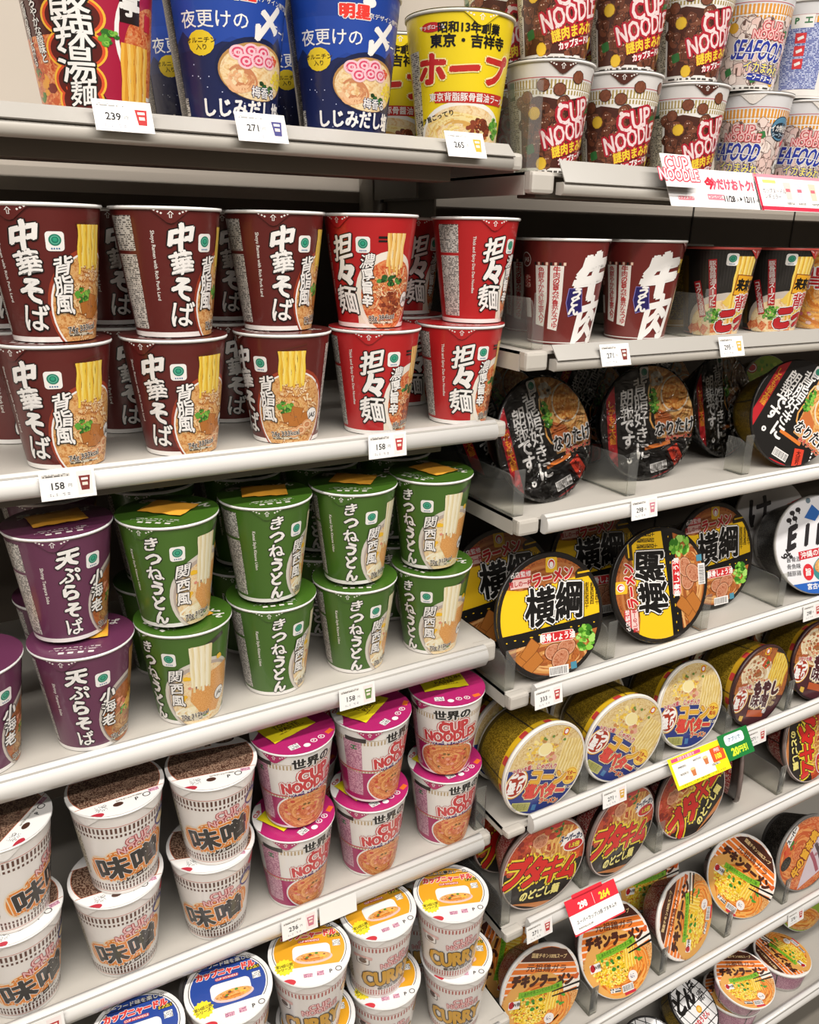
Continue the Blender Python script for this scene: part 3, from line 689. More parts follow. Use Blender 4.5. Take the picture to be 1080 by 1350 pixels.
def blue_wall(A):
    A.rect(0, 98, 252, 60, ink('1B3F94'), 1); A.poly([(-60, 66), (-30, 72), (-14, 64), (0, 72), (20, 66), (60, 74), (60, 100), (-60, 100)], ink('2046A0'), 2); A.poly([(-50, 60), (-36, 76), (-24, 62)], ink('1A2A5A'), 2.5); A.poly([(24, 60), (40, 78), (56, 60)], ink('1A2A5A'), 2.5)
    A.text('明星', 6, 104, 10, ink('E83A30'), 4, b=.06, ol=((.06, W),)); A.ell(16, 112, 5, 4, W, 4); A.text('東京デザイン専門学校', 34, 102, 4, W, 4, b=.01)
    A.text('夜更けの', -12, 84, 12, W, 4, b=.015, xs=.88); A.text('〆', 28, 86, 28, W, 4, b=.04, xs=.86, sh=.1); A.text('ラーメン', 48, 82, 9, W, 4, b=.01, xs=.8)
    n_ = len(A.it)
    A.ell(-22, 56, 10, 9.4, ink('E8C82A'), 4, n=14); A.text('オルニチン', -22, 58, 4, ink('4A3A10'), 5, b=.02); A.text('入り', -22, 53, 4, ink('4A3A10'), 5, b=.02)
    A.ell(20, 38, 33, 25, ink('101C44'), 3); A.ell(20, 37, 31, 22, ink('B88A50'), 4); A.ell(20, 36, 29.6, 20.6, Fd['soup_pale'], 5); A.swirl(6, 30, 13, 10, 14, 2, [ink('E0A878'), ink('C8845A'), ink('EABC90')], 6, seed=3)
    for i, (x, y) in enumerate(((4, 50), (14, 52), (24, 52), (10, 44), (20, 46), (30, 46))): A.ell(x, y, 6.4, 5.6, ink('F0C4CC'), 7 + i * .2); A.ring(x, y, 4.6, 4, 1.4, ink('D8486A'), 7.1 + i * .2, n=16); A.ell(x, y, 1.4, 1.2, ink('D8486A'), 7.12 + i * .2, n=8)
    A.blobs(42, 34, 8, 7, 40, 2, [ink('F0D850'), ink('E8C83A')], 7, seed=4); A.blobs(28, 26, 8, 4, 16, 2.2, [ink('2A5A2A'), ink('3A7A34'), ink('1E3E1E')], 8, seed=6); A.blobs(36, 48, 3, 3, 6, 2, [ink('D84A3A')], 8, seed=6)
    A.text('梅香る', 26, 22, 8, W, 10, b=.03, ol=((.05, ink('14205A')),), xs=.9); A.text('しじみだし塩', 12, 8, 13.5, W, 10, b=.035, ol=((.04, ink('14205A')),), xs=.8); A.text('味', 54, 7, 7, W, 10, b=.02)
    A.it[n_:] = [([(x, y + 11) for x, y in v], f, m, L) for v, f, m, L in A.it[n_:]]
    A.rect(-52, 60, 15, 116, Fd['print_dark'], 3); A.rect(-43, 16, 5, 22, Fd['print_white'], 3); A.rect(96, 60, 40, 110, Fd['print_dark'], 3)
    for i in range(30):
        rd = random.Random(i); A.ell(rd.uniform(-42, 50), rd.uniform(4, 60), .5, .5, ink('C8D0F0'), 2.6, n=6)
def hope_wall(A):
    red = ink('C02A24')
    n_ = len(A.it)
    A.ell(-24, 104, 9, 4.2, red, 3); A.text('サッポロ一番', -24, 104, 3.6, W, 4, b=.02, xs=.9)
    A.text('昭和13年創業', 6, 103, 8.6, K, 4, b=.035, xs=.84); A.text('東京・吉祥寺', 6, 92, 10.4, K, 4, b=.035, xs=.88)
    A.text('ホープ', 4, 68, 27, red, 6, b=.05, ol=((.04, ink('F6E7A0')),), xs=.95, brush=.4)
    A.rect(12, 44, 70, 10, red, 5, r=1); A.text('東京背脂豚骨醤油ラーメン', 14, 44, 7, W, 6, b=.03, xs=.88)
    A.ell(6, 8, 46, 33, ink('F4EFE4'), 2.4); A.ell(6, 7, 43, 30, Fd['soup_pale'], 3); A.swirl(0, 12, 34, 18, 30, 1.8, [ink('E8C878'), ink('D8A858'), ink('F0DC9C')], 4, seed=3)
    A.blobs(20, 16, 12, 9, 50, 3, [Fd['mince'], ink('6A2E1C'), ink('8A4028')], 6, seed=5); A.blobs(40, 18, 8, 9, 30, 3, GREEN, 6.4, seed=4); A.text('コク旨こってり', -24, 26, 5, K, 5, b=.03, rot=14)
    A.it[n_:] = [([(x, y + 4) for x, y in v], f, m, L) for v, f, m, L in A.it[n_:]]
    A.rect(-46, 50, 16, 80, Fd['print_cream'], 2); A.rect(96, 50, 46, 90, Fd['print_cream'], 2)
def hope_lid(A): A.ell(0, 0, 60, 60, ink('F0DC28'), 1); A.text('ホープ', 0, 0, 20, ink('C02A24'), 3, b=.05)
def gyu_wall(A):
    fl, rd = ink('EDE6DE'), ink('C02A30')
    for i, (x, t) in enumerate(((-37, '牛肉の旨みが豊かなつゆ'), (-53, '色鮮やかな紅生姜入り'))):
        A.poly([(x - 6.6, 88), (x + 6.6, 88), (x + 6.6, 50), (x + 3, 16 + 4 * i), (x - 8, 18 + 4 * i), (x - 6.4, 50)], fl, 3 + i * .5)
        A.text(t, x, 53 + 2 * i, 6.6, rd, 5, b=.03, vert=True, pitch=.94)
    for k in range(8): A.rect(-60 + k * 4.3, 90, 2.4, 3.2, ink('F0D0B8') if k % 2 else K, 4)
    A.text('牛', 3, 76, 50, W, 8, b=.08, xs=.84, brush=1.1, sh=-.06); A.text('肉', 5, 26, 46, W, 8, b=.065, xs=.74, brush=1.1, sh=-.06)
    nv = ink('241C5E'); A.poly([(-24, 64), (-10, 64), (-8, 48), (-6, 38), (-22, 32), (-26, 48)], ink('8A80C0'), 9.4); A.poly([(-23.4, 63.4), (-10.4, 63.4), (-8.6, 48), (-7, 38.6), (-21.6, 33), (-25.2, 48)], nv, 9.7); A.text('うどん', -16, 49, 10.5, W, 11, b=.06, vert=True, pitch=.9, brush=.8, rot=-4)
    A.rect(30, 88, 7, 16, ink('E0C040'), 6); A.text('旨', 30, 88, 6, K, 7, b=.02); A.ell(52, 46, 20, 34, Fd['soup_pale'], 4)
    A.ring(-74, 94, 8, 8, .8, W, 4); A.text('JAS', -74, 94, 6, W, 4, b=.01); A.rect(-74, 70, 12, 14, Fd['print_red'], 3); A.rect(-74, 40, 11, 22, W, 3); A.rect(-74, 40, 10, 20, Fd['bars'], 4)
    A.rect(100, 54, 40, 88, Fd['print_red'], 3)
def seabura_wall(A):
    A.rect(8, 62, 50, 80, ink('24211F'), 1); 
    for k in range(18): A.rect(-22 + k * 3.4, 82 + (k % 5), .7, 44, ink('34302E'), 1.4, rot=2)
    A.ell(22, 18, 58, 38, ink('C8BCB0'), 2); A.ell(22, 14, 54, 33, Fd['soup_pale'], 2.6)
    A.blobs(0, 26, 16, 9, 60, 2.4, GREEN + [Fd['negi']], 4, seed=3)
    for i, (x, y) in enumerate(((-24, 10), (-12, 8), (2, 10), (14, 8), (28, 8), (-32, 8))): A.rect(x, y, 11, 10, Fd['soup_red'], 5 + .1 * i, rot=20 + 40 * i)
    A.strands(18, 46, 20, 100, 13, 2.6, [ink('F0D060'), ink('DCA838'), ink('F6E090')], 5, amp=.5, seed=5, top=4)
    A.line([(12, 40), (30, 66)], 9, ink('E8C458'), 4.8)
    red = ink('B8242A')
    for (x, y, t, r, h, p) in ((-6, 66, '豚骨醤油スープに', 6, 7, 1.), (-20, 46, 'コクある背脂', 14, 7, 1.)):
        n = len(t); A.rect(x, y, 9, n * h * p + 4, red, 7, rot=r); A.text(t, x, y, h, W, 8, b=.03, vert=True, rot=r, pitch=p)
    store_mark(A, 12, 96, 13, 7)
    A.rect(38, 64, 34, 26, ink('7A2018'), 8, rot=-4); A.rect(38, 64, 32, 24, ink('E8A828'), 8.5, rot=-4); A.text('来来亭', 40, 64, 14, K, 9.5, b=.05, rot=-4, xs=.72)
    A.text('背', 34, 42, 19, red, 10, b=.05, ol=((.07, W),), xs=.85); A.text('脂', 50, 44, 17, red, 10, b=.05, ol=((.07, W),), xs=.85)
    A.text('こ', 18, 20, 27, red, 10, b=.1, ol=((.07, W), (.03, K)), xs=1.0, brush=.6); A.text('つ', 42, 18, 20, red, 10, b=.1, ol=((.07, W), (.03, K)), brush=.6); A.text('てり', 58, 12, 12, red, 10, b=.08, ol=((.06, W),))
    A.rect(-60, 54, 40, 90, ink('6A4E14'), 3); A.rect(104, 54, 46, 90, Fd['print_dark'], 3)

# ---- bowl lids, drawn for a 70 mm radius
def scaled(fn):
    def lid(A, R0):
        T = Art(); fn(T); k = R0 / 70.
        A.it += [([(x * k, y * k) for x, y in v], f, m, L) for v, f, m, L in T.it]
    return lid
@scaled
def black_lid(A):
    bk = ink('1C1A19'); rd = ink('B8242C')
    A.ell(0, 0, 70, 70, bk, 0, n=60)
    A.poly([(-70, -70), (-49, -70), (-49, 70), (-70, 70)], rd, 1); A.poly([(-70, -70), (-62, -70), (-62, 70), (-70, 70)], bk, 1.5)
    A.text('しかも極太麺', -55, 6, 8.6, ink('E8A030'), 3, b=.04, vert=True, pitch=1.05)
    A.poly([(2, 74), (74, 74), (74, -22), (12, -22)], Fd['soup_shoyu'], 1); A.swirl(40, 20, 40, 44, 46, 2.6, [ink('E0A458'), ink('C88440'), ink('EBBE78')], 2, seed=6)
    A.blobs(10, 26, 7, 16, 40, 3.2, GREEN, 4, seed=3); A.blobs(14, 52, 8, 8, 20, 4, [ink('D8D0C0'), ink('C8BCA8')], 4, seed=5); A.blobs(52, 60, 14, 6, 18, 4, [ink('E8B048'), ink('D89838')], 4, seed=8)
    A.poly([(12, 18), (34, 6), (40, -10), (10, -12)], ink('C8703A'), 4.2)
    A.ell(42, 32, 22, 23, ink('E8DCC4'), 5); A.ell(42, 32, 20, 21, Fd['butterscotch'], 5.6)
    A.text('なりたけ', 40, -10, 17, K, 8, b=.06, ol=((.08, W),), xs=.82, brush=.7); A.text('みそラーメン', 46, -23, 7, ink('C02830'), 7, b=.04, ol=((.06, ink('E8B890')),), xs=.9)
    A.rect(12, -30, 40, 5, ink('DA7A32'), 6, rot=4)
    A.rect(40, -46, 16, 26, ink('D8442E'), 6, rot=24); A.text('大盛り', 40, -46, 7, ink('5A1410'), 7, b=.03, vert=True, rot=24)
    for k in range(6): A.rect(56 + k * 1.4, -28 - k * 5, 2, 3, W, 6)
    A.text('朗報です。', -32, -2, 18.5, W, 6, b=.035, vert=True, pitch=.98, brush=.4); A.text('背脂好きに', -11, 6, 20, W, 6, b=.035, vert=True, pitch=1.0, brush=.4)
    store_mark(A, -4, 62, 13, 7); barcode(A, 12, -57, 24, 9, 6, 8); A.poly([(-10, -72), (40, -72), (60, -60), (26, -64)], rd, 5)
@scaled
def yoko_lid(A):
    ye = ink('F2C21C')
    A.ell(0, 0, 70, 70, ink('241E1A'), 0, n=60); A.ell(0, 0, 65, 65, Fd['soup_miso'], 1, n=50)
    A.swirl(0, 30, 54, 30, 24, 3.2, [ink('A8602E'), ink('B87440'), ink('8A4420')], 2, seed=12)
    A.poly([(-80, 34), (-40, 30), (0, 34), (40, 44), (80, 52), (80, 2), (20, -8), (-40, -16), (-80, -20)], ye, 4)
    A.poly([(-80, -20), (-40, -16), (20, -8), (80, 2), (80, -14), (46, -20), (10, -24), (-30, -30), (-80, -36)], K, 5)
    rd_ = random.Random(3)
    for i in range(40):
        x = -68 + i * 3.5; A.ell(x, 32 + x * .1 + 8 * max(0, (x + 20) / 90) + rd_.uniform(-1.5, 1.5), rd_.uniform(.6, 2.2), .8, ye, 4.1, n=6); A.ell(x, -19 + x * .12 + rd_.uniform(-2, 2), rd_.uniform(.8, 2.4), .7, ye if i % 3 == 0 else K, 6, n=6)
    A.text('横綱', 4, 13, 38, K, 9, b=.10, ol=((.06, K), (.035, W)), rot=3, xs=.88, brush=.6)
    A.text('ラーメン', 2, 44, 14, ink('C8282E'), 9, b=.055, ol=((.06, ink('F4E4D0')),), rot=7, xs=.85, brush=.5)
    A.rect(-40, 48, 26, 9, ink('CE3A40'), 8, rot=4); A.text('名店監修', -40, 48, 6, W, 9, b=.03, rot=4); A.rect(-40, 38, 26, 10, ink('F0C8C0'), 8, rot=4); A.text('推しの一杯', -40, 38, 6, ink('B82830'), 9, b=.03, rot=4, xs=.85)
    A.rect(0, 57, 15, 17, ink('E8B82A'), 8, r=2); A.ell(0, 58, 5, 5.6, W, 9); A.ell(0, 58, 4, 4.6, ink('C83030'), 9.4); A.ell(0, 57, 2.6, 3.4, W, 9.8)
    A.poly([(32, 40), (58, 43), (58, 50), (50, 56), (44, 52), (36, 51), (32, 47)], ink('3A2A14'), 8); A.rect(45, 47, 20, 2, ye, 8.5, rot=6); A.rect(50, 58, 1.2, 8, rd0, 8)
    for i, x in enumerate((62, 55, 48)): A.text('創業昭和四十年'[:6 - i % 2], x, 24 - i * 2, 5, K, 8, b=.02, vert=True)
    A.rect(8, -23, 44, 12, ink('F0D8C8'), 9, rot=3, r=2.6); A.rect(8, -23, 42.4, 10.6, ink('CC2A2E'), 9.5, rot=3, r=2); A.text('豚骨しょう油', 8, -23, 8, W, 10.5, b=.035, rot=3, xs=.86)
    A.swirl(0, -44, 54, 22, 26, 3, [ink('C88A4A'), ink('D8A468'), ink('9A5428')], 2.5, seed=4)
    for i, (x, y, r) in enumerate(((-38, -44, 28), (-28, -36, 52), (-24, -50, 38))): (A.rect(x, y, 25, 15, ink('7A4218'), 6.3 + i * .3, rot=r), A.rect(x, y, 23.6, 13.6, Fd['menma'], 6.45 + i * .3, rot=r))
    for i, (x, y) in enumerate(((4, -40), (20, -36), (12, -48))): A.ell(x, y, 13, 10, ink('5E2E1C'), 7 + i * .3, rot=20 * i); A.ell(x, y, 12.2, 9.2, ink('D09A78'), 7.08 + i * .3, rot=20 * i); A.ell(x, y, 11, 8, Fd['chashu'], 7.16 + i * .3, rot=20 * i)
    A.blobs(46, -28, 11, 14, 46, 4.2, [ink('5AA02C'), ink('8CC84A'), ink('3A7A20'), ink('A8D86A')], 8.5, seed=5)
    barcode(A, 10, -61, 24, 8, 3, 9); A.rect(30, -57, 8, 8, ink('4A8AA0'), 9, rot=6)
    A.ring(0, 0, 70, 70, 4.6, ink('1E1A18'), 8.2, n=60)
rd0 = ink('C8282E')
def gotsu(A, x, y):
    A.text('うまい大盛!', x + 2, y + 22, 6.6, ink('B83040'), 7, b=.04, ol=((.06, W),), rot=14, xs=.86)
    A.ell(x, y, 19, 22, ink('E0A830'), 5, rot=-14); A.ell(x, y, 17.4, 20.4, ink('F4ECD8'), 5.4, rot=-14); A.ell(x, y, 15.6, 18.4, ink('A83420'), 5.8, rot=-14); A.text('ごつ', x, y + 7, 14.6, W, 7, b=.09, xs=.88, rot=6); A.text('盛り', x, y - 7, 14, W, 7, b=.09, xs=.88, rot=6)
@scaled
def corn_lid(A):
    nv = ink('2C3A7E')
    A.ell(0, 0, 70, 70, nv, 0, n=60); A.poly([(-80, -4), (-30, 0), (30, 0), (80, -14), (80, 80), (-80, 80)], Fd['butter'], 1)
    A.strands(18, 62, -8, 48, 22, 2.4, [ink('F0DCA0'), ink('E4C87C'), ink('D8B868')], 2, amp=1.2, seed=4, top=6); A.blobs(-18, 26, 30, 20, 90, 3.4, [ink('F0D060'), ink('E8BE48'), ink('F4E09A'), ink('C88A50')], 3, seed=6)
    A.ell(-14, 30, 13, 10, ink('F6ECC0'), 5); A.ell(-13, 31, 11.4, 8.6, ink('F2E2A4'), 5.3); A.blobs(2, 20, 9, 6, 9, 4, [ink('E0A890'), ink('C87A60')], 4.6, seed=2); A.blobs(-10, 46, 26, 8, 12, 3, [ink('E8C868'), ink('B88A48'), ink('6A8A3A')], 4, seed=11)
    A.rect(14, 58, 12, 12, ink('E8B82A'), 5, r=2); A.ell(14, 58, 4.6, 5, ink('C83030'), 6); A.ell(14, 58, 3, 3.4, W, 6.6)
    A.text('じゃが入り', 0, 5, 8, ink('B83030'), 6, b=.04, ol=((.06, W),), xs=.86)
    cr = ink('F2DCA8')
    A.text('コーン', 10, -12, 22, ink('E0AC38'), 9, b=.065, ol=((.09, cr), (.03, ink('B05A34'))), xs=.92); A.text('塩バター', 12, -33, 20.5, ink('D8483E'), 9, b=.055, ol=((.09, cr), (.03, ink('9A2A28'))), xs=.82)
    A.text('ラーメン', 26, -48, 8.4, ink('C83A34'), 9, b=.06, ol=((.09, cr),), xs=.95)
    A.ell(52, -10, 14, 14, ink('F0D470'), 5); A.ell(52, -10, 12.6, 12.6, ink('D88A20'), 5.4); A.ell(52, -10, 11.6, 11.6, ink('F0C848'), 5.8); A.text('バター', 52, -6, 7, ink('B83A1E'), 7, b=.05, xs=.86); A.text('風味', 52, -14, 7, ink('B83A1E'), 7, b=.05)
    A.text('約1.3倍', 56, -28, 5, ink('F0E8C8'), 6, b=.03)
    gotsu(A, -46, -22); barcode(A, -24, -57, 32, 11, 0, 8, 'bars_yellow'); A.rect(2, -58, 8, 9, ink('4A7AA8'), 8); A.ring(0, 0, 70, 70, 2.4, ink('EAE4DA'), 9, n=60)
@scaled
def moyashi_lid(A):
    A.ell(0, 0, 70, 70, ink('4A2028'), 0, n=60); A.poly([(-80, -20), (80, -10), (80, 80), (-80, 80)], Fd['soup_miso'], 1)
    A.swirl(-20, 20, 40, 30, 40, 3, [ink('E4D4B0'), ink('D0B48C'), ink('F0E6CC')], 2, seed=5); A.blobs(-34, 20, 26, 30, 50, 4, [ink('C89A70'), ink('E0C8A0'), ink('9A6A44'), ink('B05A3A')], 3, seed=9); A.blobs(-4, 38, 10, 12, 12, 5, [ink('D8582E'), ink('C84A24'), ink('4A6A2A')], 4, seed=3)
    A.strands(10, 56, 6, 60, 20, 2.6, NY, 3, amp=.8, seed=8, top=4); A.rect(40, 62, 60, 6, ink('2A2624'), 2.8, rot=-6); A.rect(-14, 60, 13, 13, ink('E8B82A'), 5, r=2); A.ell(-14, 60, 5, 5.4, ink('C83030'), 6); A.ell(-14, 60, 3, 3.4, W, 6.6)
    cr = ink('F2DCA8'); mr = ink('4A1A24')
    A.text('シャキシャキ', -8, 10, 8, ink('C83A30'), 6, b=.04, ol=((.07, cr),), xs=.8, rot=4)
    A.text('もやし', 16, -2, 23, mr, 9, b=.09, ol=((.13, cr), (.05, W)), xs=.88, rot=6); A.text('味噌', 8, -25, 23, mr, 9, b=.06, ol=((.13, cr), (.05, W)), xs=.92, rot=6); A.text('ラー', 42, -18, 8, mr, 9, b=.05, ol=((.1, cr),), rot=6); A.text('メン', 42, -27, 8, mr, 9, b=.05, ol=((.1, cr),), rot=6)
    gotsu(A, -44, -28); A.rect(8, -47, 44, 12, ink('B8562A'), 6, rot=3); A.rect(30, -41, 9, 9, Fd['code'], 8); A.rect(-26, -58, 10, 9, ink('D8B048'), 7); A.ring(0, 0, 70, 70, 2.2, ink('2A1A1C'), 9, n=60)
@scaled
def buta_lid(A):
    A.ell(0, 0, 70, 70, ink('241E1C'), 0, n=60); A.poly([(-80, -16), (-40, -8), (20, 4), (80, 10), (80, 80), (-80, 80)], Fd['kimchi'], 1)
    A.swirl(4, 26, 40, 26, 46, 3, [ink('DCA860'), ink('C88A48'), ink('B86A34'), ink('E8C080')], 2, seed=5); A.strands(0, 46, -4, 60, 16, 3, [ink('D8A050'), ink('E8B868'), ink('C08038')], 3.4, amp=3, seed=8, wl=40)
    A.blobs(-46, 14, 18, 34, 40, 6, [Fd['kimchi'], ink('B83A28'), ink('8A2418'), ink('D8604A')], 3.6, seed=7); A.blobs(-4, 50, 14, 8, 10, 7, [ink('C84A2A'), ink('D86A3A'), ink('3A6A2A'), ink('A83424')], 4.6, seed=2)
    A.ell(-22, 36, 13, 11, ink('D89A78'), 4.4); A.ell(-22, 36, 11, 9, Fd['chashu'], 4.8); A.blobs(6, 56, 16, 6, 7, 4, [ink('3A7A34'), ink('2E5A26')], 5, seed=9)
    A.ell(-4, 62, 11, 6, ink('C02830'), 6)
    A.poly([(18, 26), (56, 36), (60, 50), (40, 54), (24, 46)], W, 6); A.text('スーパーカップ', 38, 42, 10, ink('1A2A50'), 7, b=.06, ol=((.05, W),), rot=12, xs=.62, sh=.2); A.ell(42, 29, 18, 10, W, 5.8, rot=12); A.ell(42, 29, 16.4, 8.6, ink('C82830'), 6.2, rot=12); A.text('1.5倍', 44, 29, 8, ink('F4D040'), 7, b=.05, ol=((.05, K),), rot=12); A.rect(54, 12, 12, 12, ink('D8542A'), 6, rot=6)
    ye = ink('F0D438')
    for (t, x, y, h) in (('ブ', -45, -14, 45), ('タ', -14, -12, 44), ('キ', 19, -9, 42), ('ム', 48, -6, 36)): A.text(t, x, y, h, ink('D8241E'), 10, b=.06, ol=((.095, ye), (.03, K)), rot=2, xs=.78, sh=.14)
    A.text('のどごし麺', 10, -44, 14.5, ink('F2E486'), 9, b=.05, ol=((.06, K),), rot=8, xs=.86, brush=.4); A.poly([(-40, -60), (30, -70), (40, -58), (0, -60)], ink('C8804A'), 3); A.ring(0, 0, 70, 70, 1.6, ink('C8B8B0'), 11, n=60)
@scaled
def chicken_lid(A):
    br = ink('4A2418'); og = ink('F07E2C')
    A.ell(0, 0, 70, 70, W, 0, n=60); A.ell(0, 0, 66.4, 66.4, og, 1, n=60)
    for k in range(9): A.rect(0, 62 - k * 9.5, 140, 2.6, ink('F8E4D2'), 1.6, rot=2)
    A.poly([(-66, -10), (-40, -4), (0, 2), (40, 4), (70, 0), (70, -80), (-70, -80)], Fd['soup_shoyu'], 2); A.ell(-4, -24, 60, 52, ink('E4A858'), 2.3); A.swirl(8, -26, 52, 38, 70, 2.4, [ink('E89038'), ink('D87A2A'), ink('F0A850'), ink('C8641E')], 2.8, seed=5)
    A.blobs(-14, -26, 35, 26, 600, 2.2, [ink('F0C828'), ink('F6DA50'), ink('E4B41E'), ink('F8E47C')], 4, seed=6); A.strands(12, 34, -30, 2, 12, 2, NY, 5, amp=.6, seed=4, top=5)
    A.blobs(-14, -22, 20, 16, 9, 4, [ink('3E8A2C'), ink('5AA83A'), ink('2E6A20')], 6, seed=8); A.blobs(44, -16, 10, 12, 6, 3.4, [ink('4A9A34')], 6, seed=3)
    A.poly([(-30, 60), (0, 66), (30, 62), (44, 50), (50, 44), (-50, 42), (-44, 50)], br, 3); A.text('国産チキン100%スープ', 0, 52, 6.6, ink('E8C890'), 5, b=.03, xs=.85)
    A.text('元祖鶏ガラ', 0, 33.5, 11, ink('6A2E14'), 6, b=.03, xs=1.2)
    A.text('チキンラーメン', -1, 15, 17.4, br, 7, b=.09, xs=.82, rot=3, sh=.05)
    gr = ink('7EB82E'); A.line([(-40, -8), (-14, -4), (14, 2), (36, 10)], 9.4, gr, 8); A.text('しあわせ名コンビのたまご麺', -2, 0, 5.4, ink('2E6A14'), 9.5, b=.03, rot=13, xs=.86)
    for (x0, y0, x1, y1) in ((20, -2, 70, 14), (22, -9, 70, 4)): A.line([(x0, y0), (x1, y1)], [2, 3.6], K, 8.4 if y0 > -4 else 8.6)
    A.line([(40, 4), (70, 14)], 12, ink('F0E8DC'), 6.6); A.blobs(58, 22, 5, 3, 4, 4, [ink('D8602A')], 8)
    A.rect(-44, -22, 20, 12, W, 7, rot=8, r=1); A.ell(-49, -22, 4.6, 5.4, ink('B8202C'), 8); A.text('W卵', -40, -21, 6, K, 8, b=.03, rot=8)
    A.ell(26, -42, 9, 8, ink('EDE6E0'), 7); A.rect(26, -42, 11, 6, micro('print_bubble', 'EDE6E0', '6A5A78', 9, 6, .5), 8)
    barcode(A, 14, -57, 20, 8, 8, 8); A.rect(-10, -58, 20, 6, micro('print_foot', 'E4E0DA', '4A4642', 6, 3, .6), 7); A.rect(18, -64, 22, 4, ink('C83040'), 8, rot=10)
@scaled
def pork_lid(A):
    A.ell(0, 0, 70, 70, ink('3A2420'), 0, n=60); A.ell(0, 0, 68, 68, Fd['soup_red'], 1); A.swirl(-10, 20, 54, 44, 60, 3, [ink('D87A3A'), ink('C85A2A'), ink('E89A58')], 2, seed=5)
    A.blobs(-6, 46, 24, 10, 14, 6, [ink('C83A24'), ink('D85A34'), ink('4A7A34')], 4, seed=3); A.poly([(-60, -30), (10, -64), (64, -40), (66, 6), (30, 0), (-20, -14)], ink('D8C8D0'), 3)
    for k in range(4): A.line([(-10 + k * 18, -50 + k * 4), (0 + k * 18, -28 + k * 3), (6 + k * 18, -8 + k * 2)], 8, ink('5A4A50') if k % 2 else ink('A85868'), 4 + .2 * k)
    A.blobs(20, -24, 30, 16, 12, 5, [ink('4A3A3E'), ink('8A6A70'), ink('B08088')], 5.4, seed=4)
    A.text('牛の旨辛焼', -4, 4, 19, ink('F0B030'), 8, b=.06, ol=((.09, ink('7A1E10')),), rot=6, xs=.86, brush=.5)
    A.ell(-40, 34, 14, 10, ink('2A2422'), 6); A.ell(-40, 34, 12, 8, Fd['print_dark'], 6.6); A.poly([(-16, 50), (22, 56), (24, 68), (-10, 66)], W, 6); A.text('スーパー', 4, 60, 9, ink('1A1A1A'), 7, b=.06, rot=8, xs=.8); A.ring(0, 0, 70, 70, 2, ink('8A8680'), 9, n=60)
@scaled
def eibu_lid(A):
    A.ell(0, 0, 70, 70, ink('E6E4E6'), 0, n=60)
    for i, ch in enumerate('EIBU'): A.text(ch, -42 + i * 25, 14 + i * 2, 34, ink('2A2628'), 4, b=.06, xs=.72, brush=1.2, rot=2)
    A.text('ず', -54, -12, 16, ink('2A2628'), 4, b=.06, rot=-60); A.text('宮古', -46, 18, 4, ink('C83040'), 4, vert=True)
    A.poly([(-20, 40), (-2, 34), (8, 46), (-6, 58)], ink('2E66B0'), 4); A.ell(-12, 64, 4, 4, ink('6A7A84'), 4)
    for (x, y) in ((-40, 48), (-30, 52), (-46, 38), (-36, 40)): A.ell(x, y, 4.6, 3.6, ink('2A2628'), 4, n=9); A.rect(x + 2, y - 4, 2, 4, ink('2A2628'), 4)
    A.rect(12, 54, 4, 14, ink('2A2628'), 4); A.text('ラーメン', 26, 52, 7, ink('2A2628'), 4, b=.03, rot=60)
    A.rect(6, -10, 78, 12, ink('C8303A'), 5, rot=6); A.text('沖縄の豚骨そば', 6, -10, 9, W, 6, b=.04, rot=6)
    A.ell(24, -34, 34, 22, ink('3E8A8A'), 4, rot=6); A.ell(24, -29, 31, 15, Fd['soup_shoyu'], 5, rot=6); A.swirl(24, -29, 26, 12, 24, 2.4, [ink('E8C07A'), ink('D8A860')], 6, seed=4); A.blobs(20, -24, 14, 6, 16, 2.6, GREEN, 7, seed=2); A.blobs(36, -30, 10, 6, 8, 4, [Fd['chashu'], ink('D89A78')], 7, seed=5)
    A.ell(-18, -38, 9, 12, ink('D83038'), 6, rot=10); A.text('旨', -18, -38, 10, W, 7, b=.03); A.poly([(-44, -54), (60, -50), (50, -80), (-40, -80)], ink('2A62B8'), 6); A.text('宮古のソーキ', 6, -59, 8, W, 7, b=.03)
    for i in range(9): A.text('酒肴旨味魚骨鶏豚麺'[i], -34 - (i % 3) * 8, -18 - (i // 3) * 10, 7, ink('4A484A'), 4, b=.02)
@scaled
def ke_lid(A):
    A.ell(0, 0, 70, 70, ink('DAD6D4'), 0, n=60); A.text('け', -22, 20, 46, ink('2A2628'), 3, b=.06, brush=.6); A.poly([(0, -80), (10, 0), (40, 30), (80, 40), (80, -80)], ink('A82A30'), 2); A.swirl(46, 4, 26, 26, 20, 3, [ink('C86A3A'), ink('E0A060')], 3, seed=3)
@scaled
def grid_lid(A):
    A.ell(0, 0, 70, 70, ink('F0EEEC'), 0, n=60)
    for k in (-2, -1, 0, 1, 2): A.line([(-80, k * 26 + 14), (80, k * 26 - 10)], 2.2, K, 2); A.line([(k * 26 - 14, 80), (k * 26 + 10, -80)], 2.2, K, 2)
    for i, (t, x, y) in enumerate((('ど', -34, 28), ('ん', 4, 20), ('兵', 34, 32), ('衛', 38, -2))): A.text(t, x, y, 42 if i < 2 else 26, K, 4, b=.07 if i < 2 else .04, brush=1., rot=-10)
    A.text('きつねうどん', -20, -30, 13, ink('C8242C'), 4, b=.05, rot=-8, xs=.9, ol=((.06, W),)); A.ell(2, -14, 10, 8, ink('E8A828'), 5); A.ell(2, -14, 6, 4.6, ink('F0D070'), 5.5); A.rect(54, 40, 16, 9, ink('D8C8C0'), 4); A.text('限定', 54, 40, 6, ink('C8242C'), 5, b=.03); A.ring(0, 0, 70, 70, 3, ink('1C1A1A'), 6, n=60)
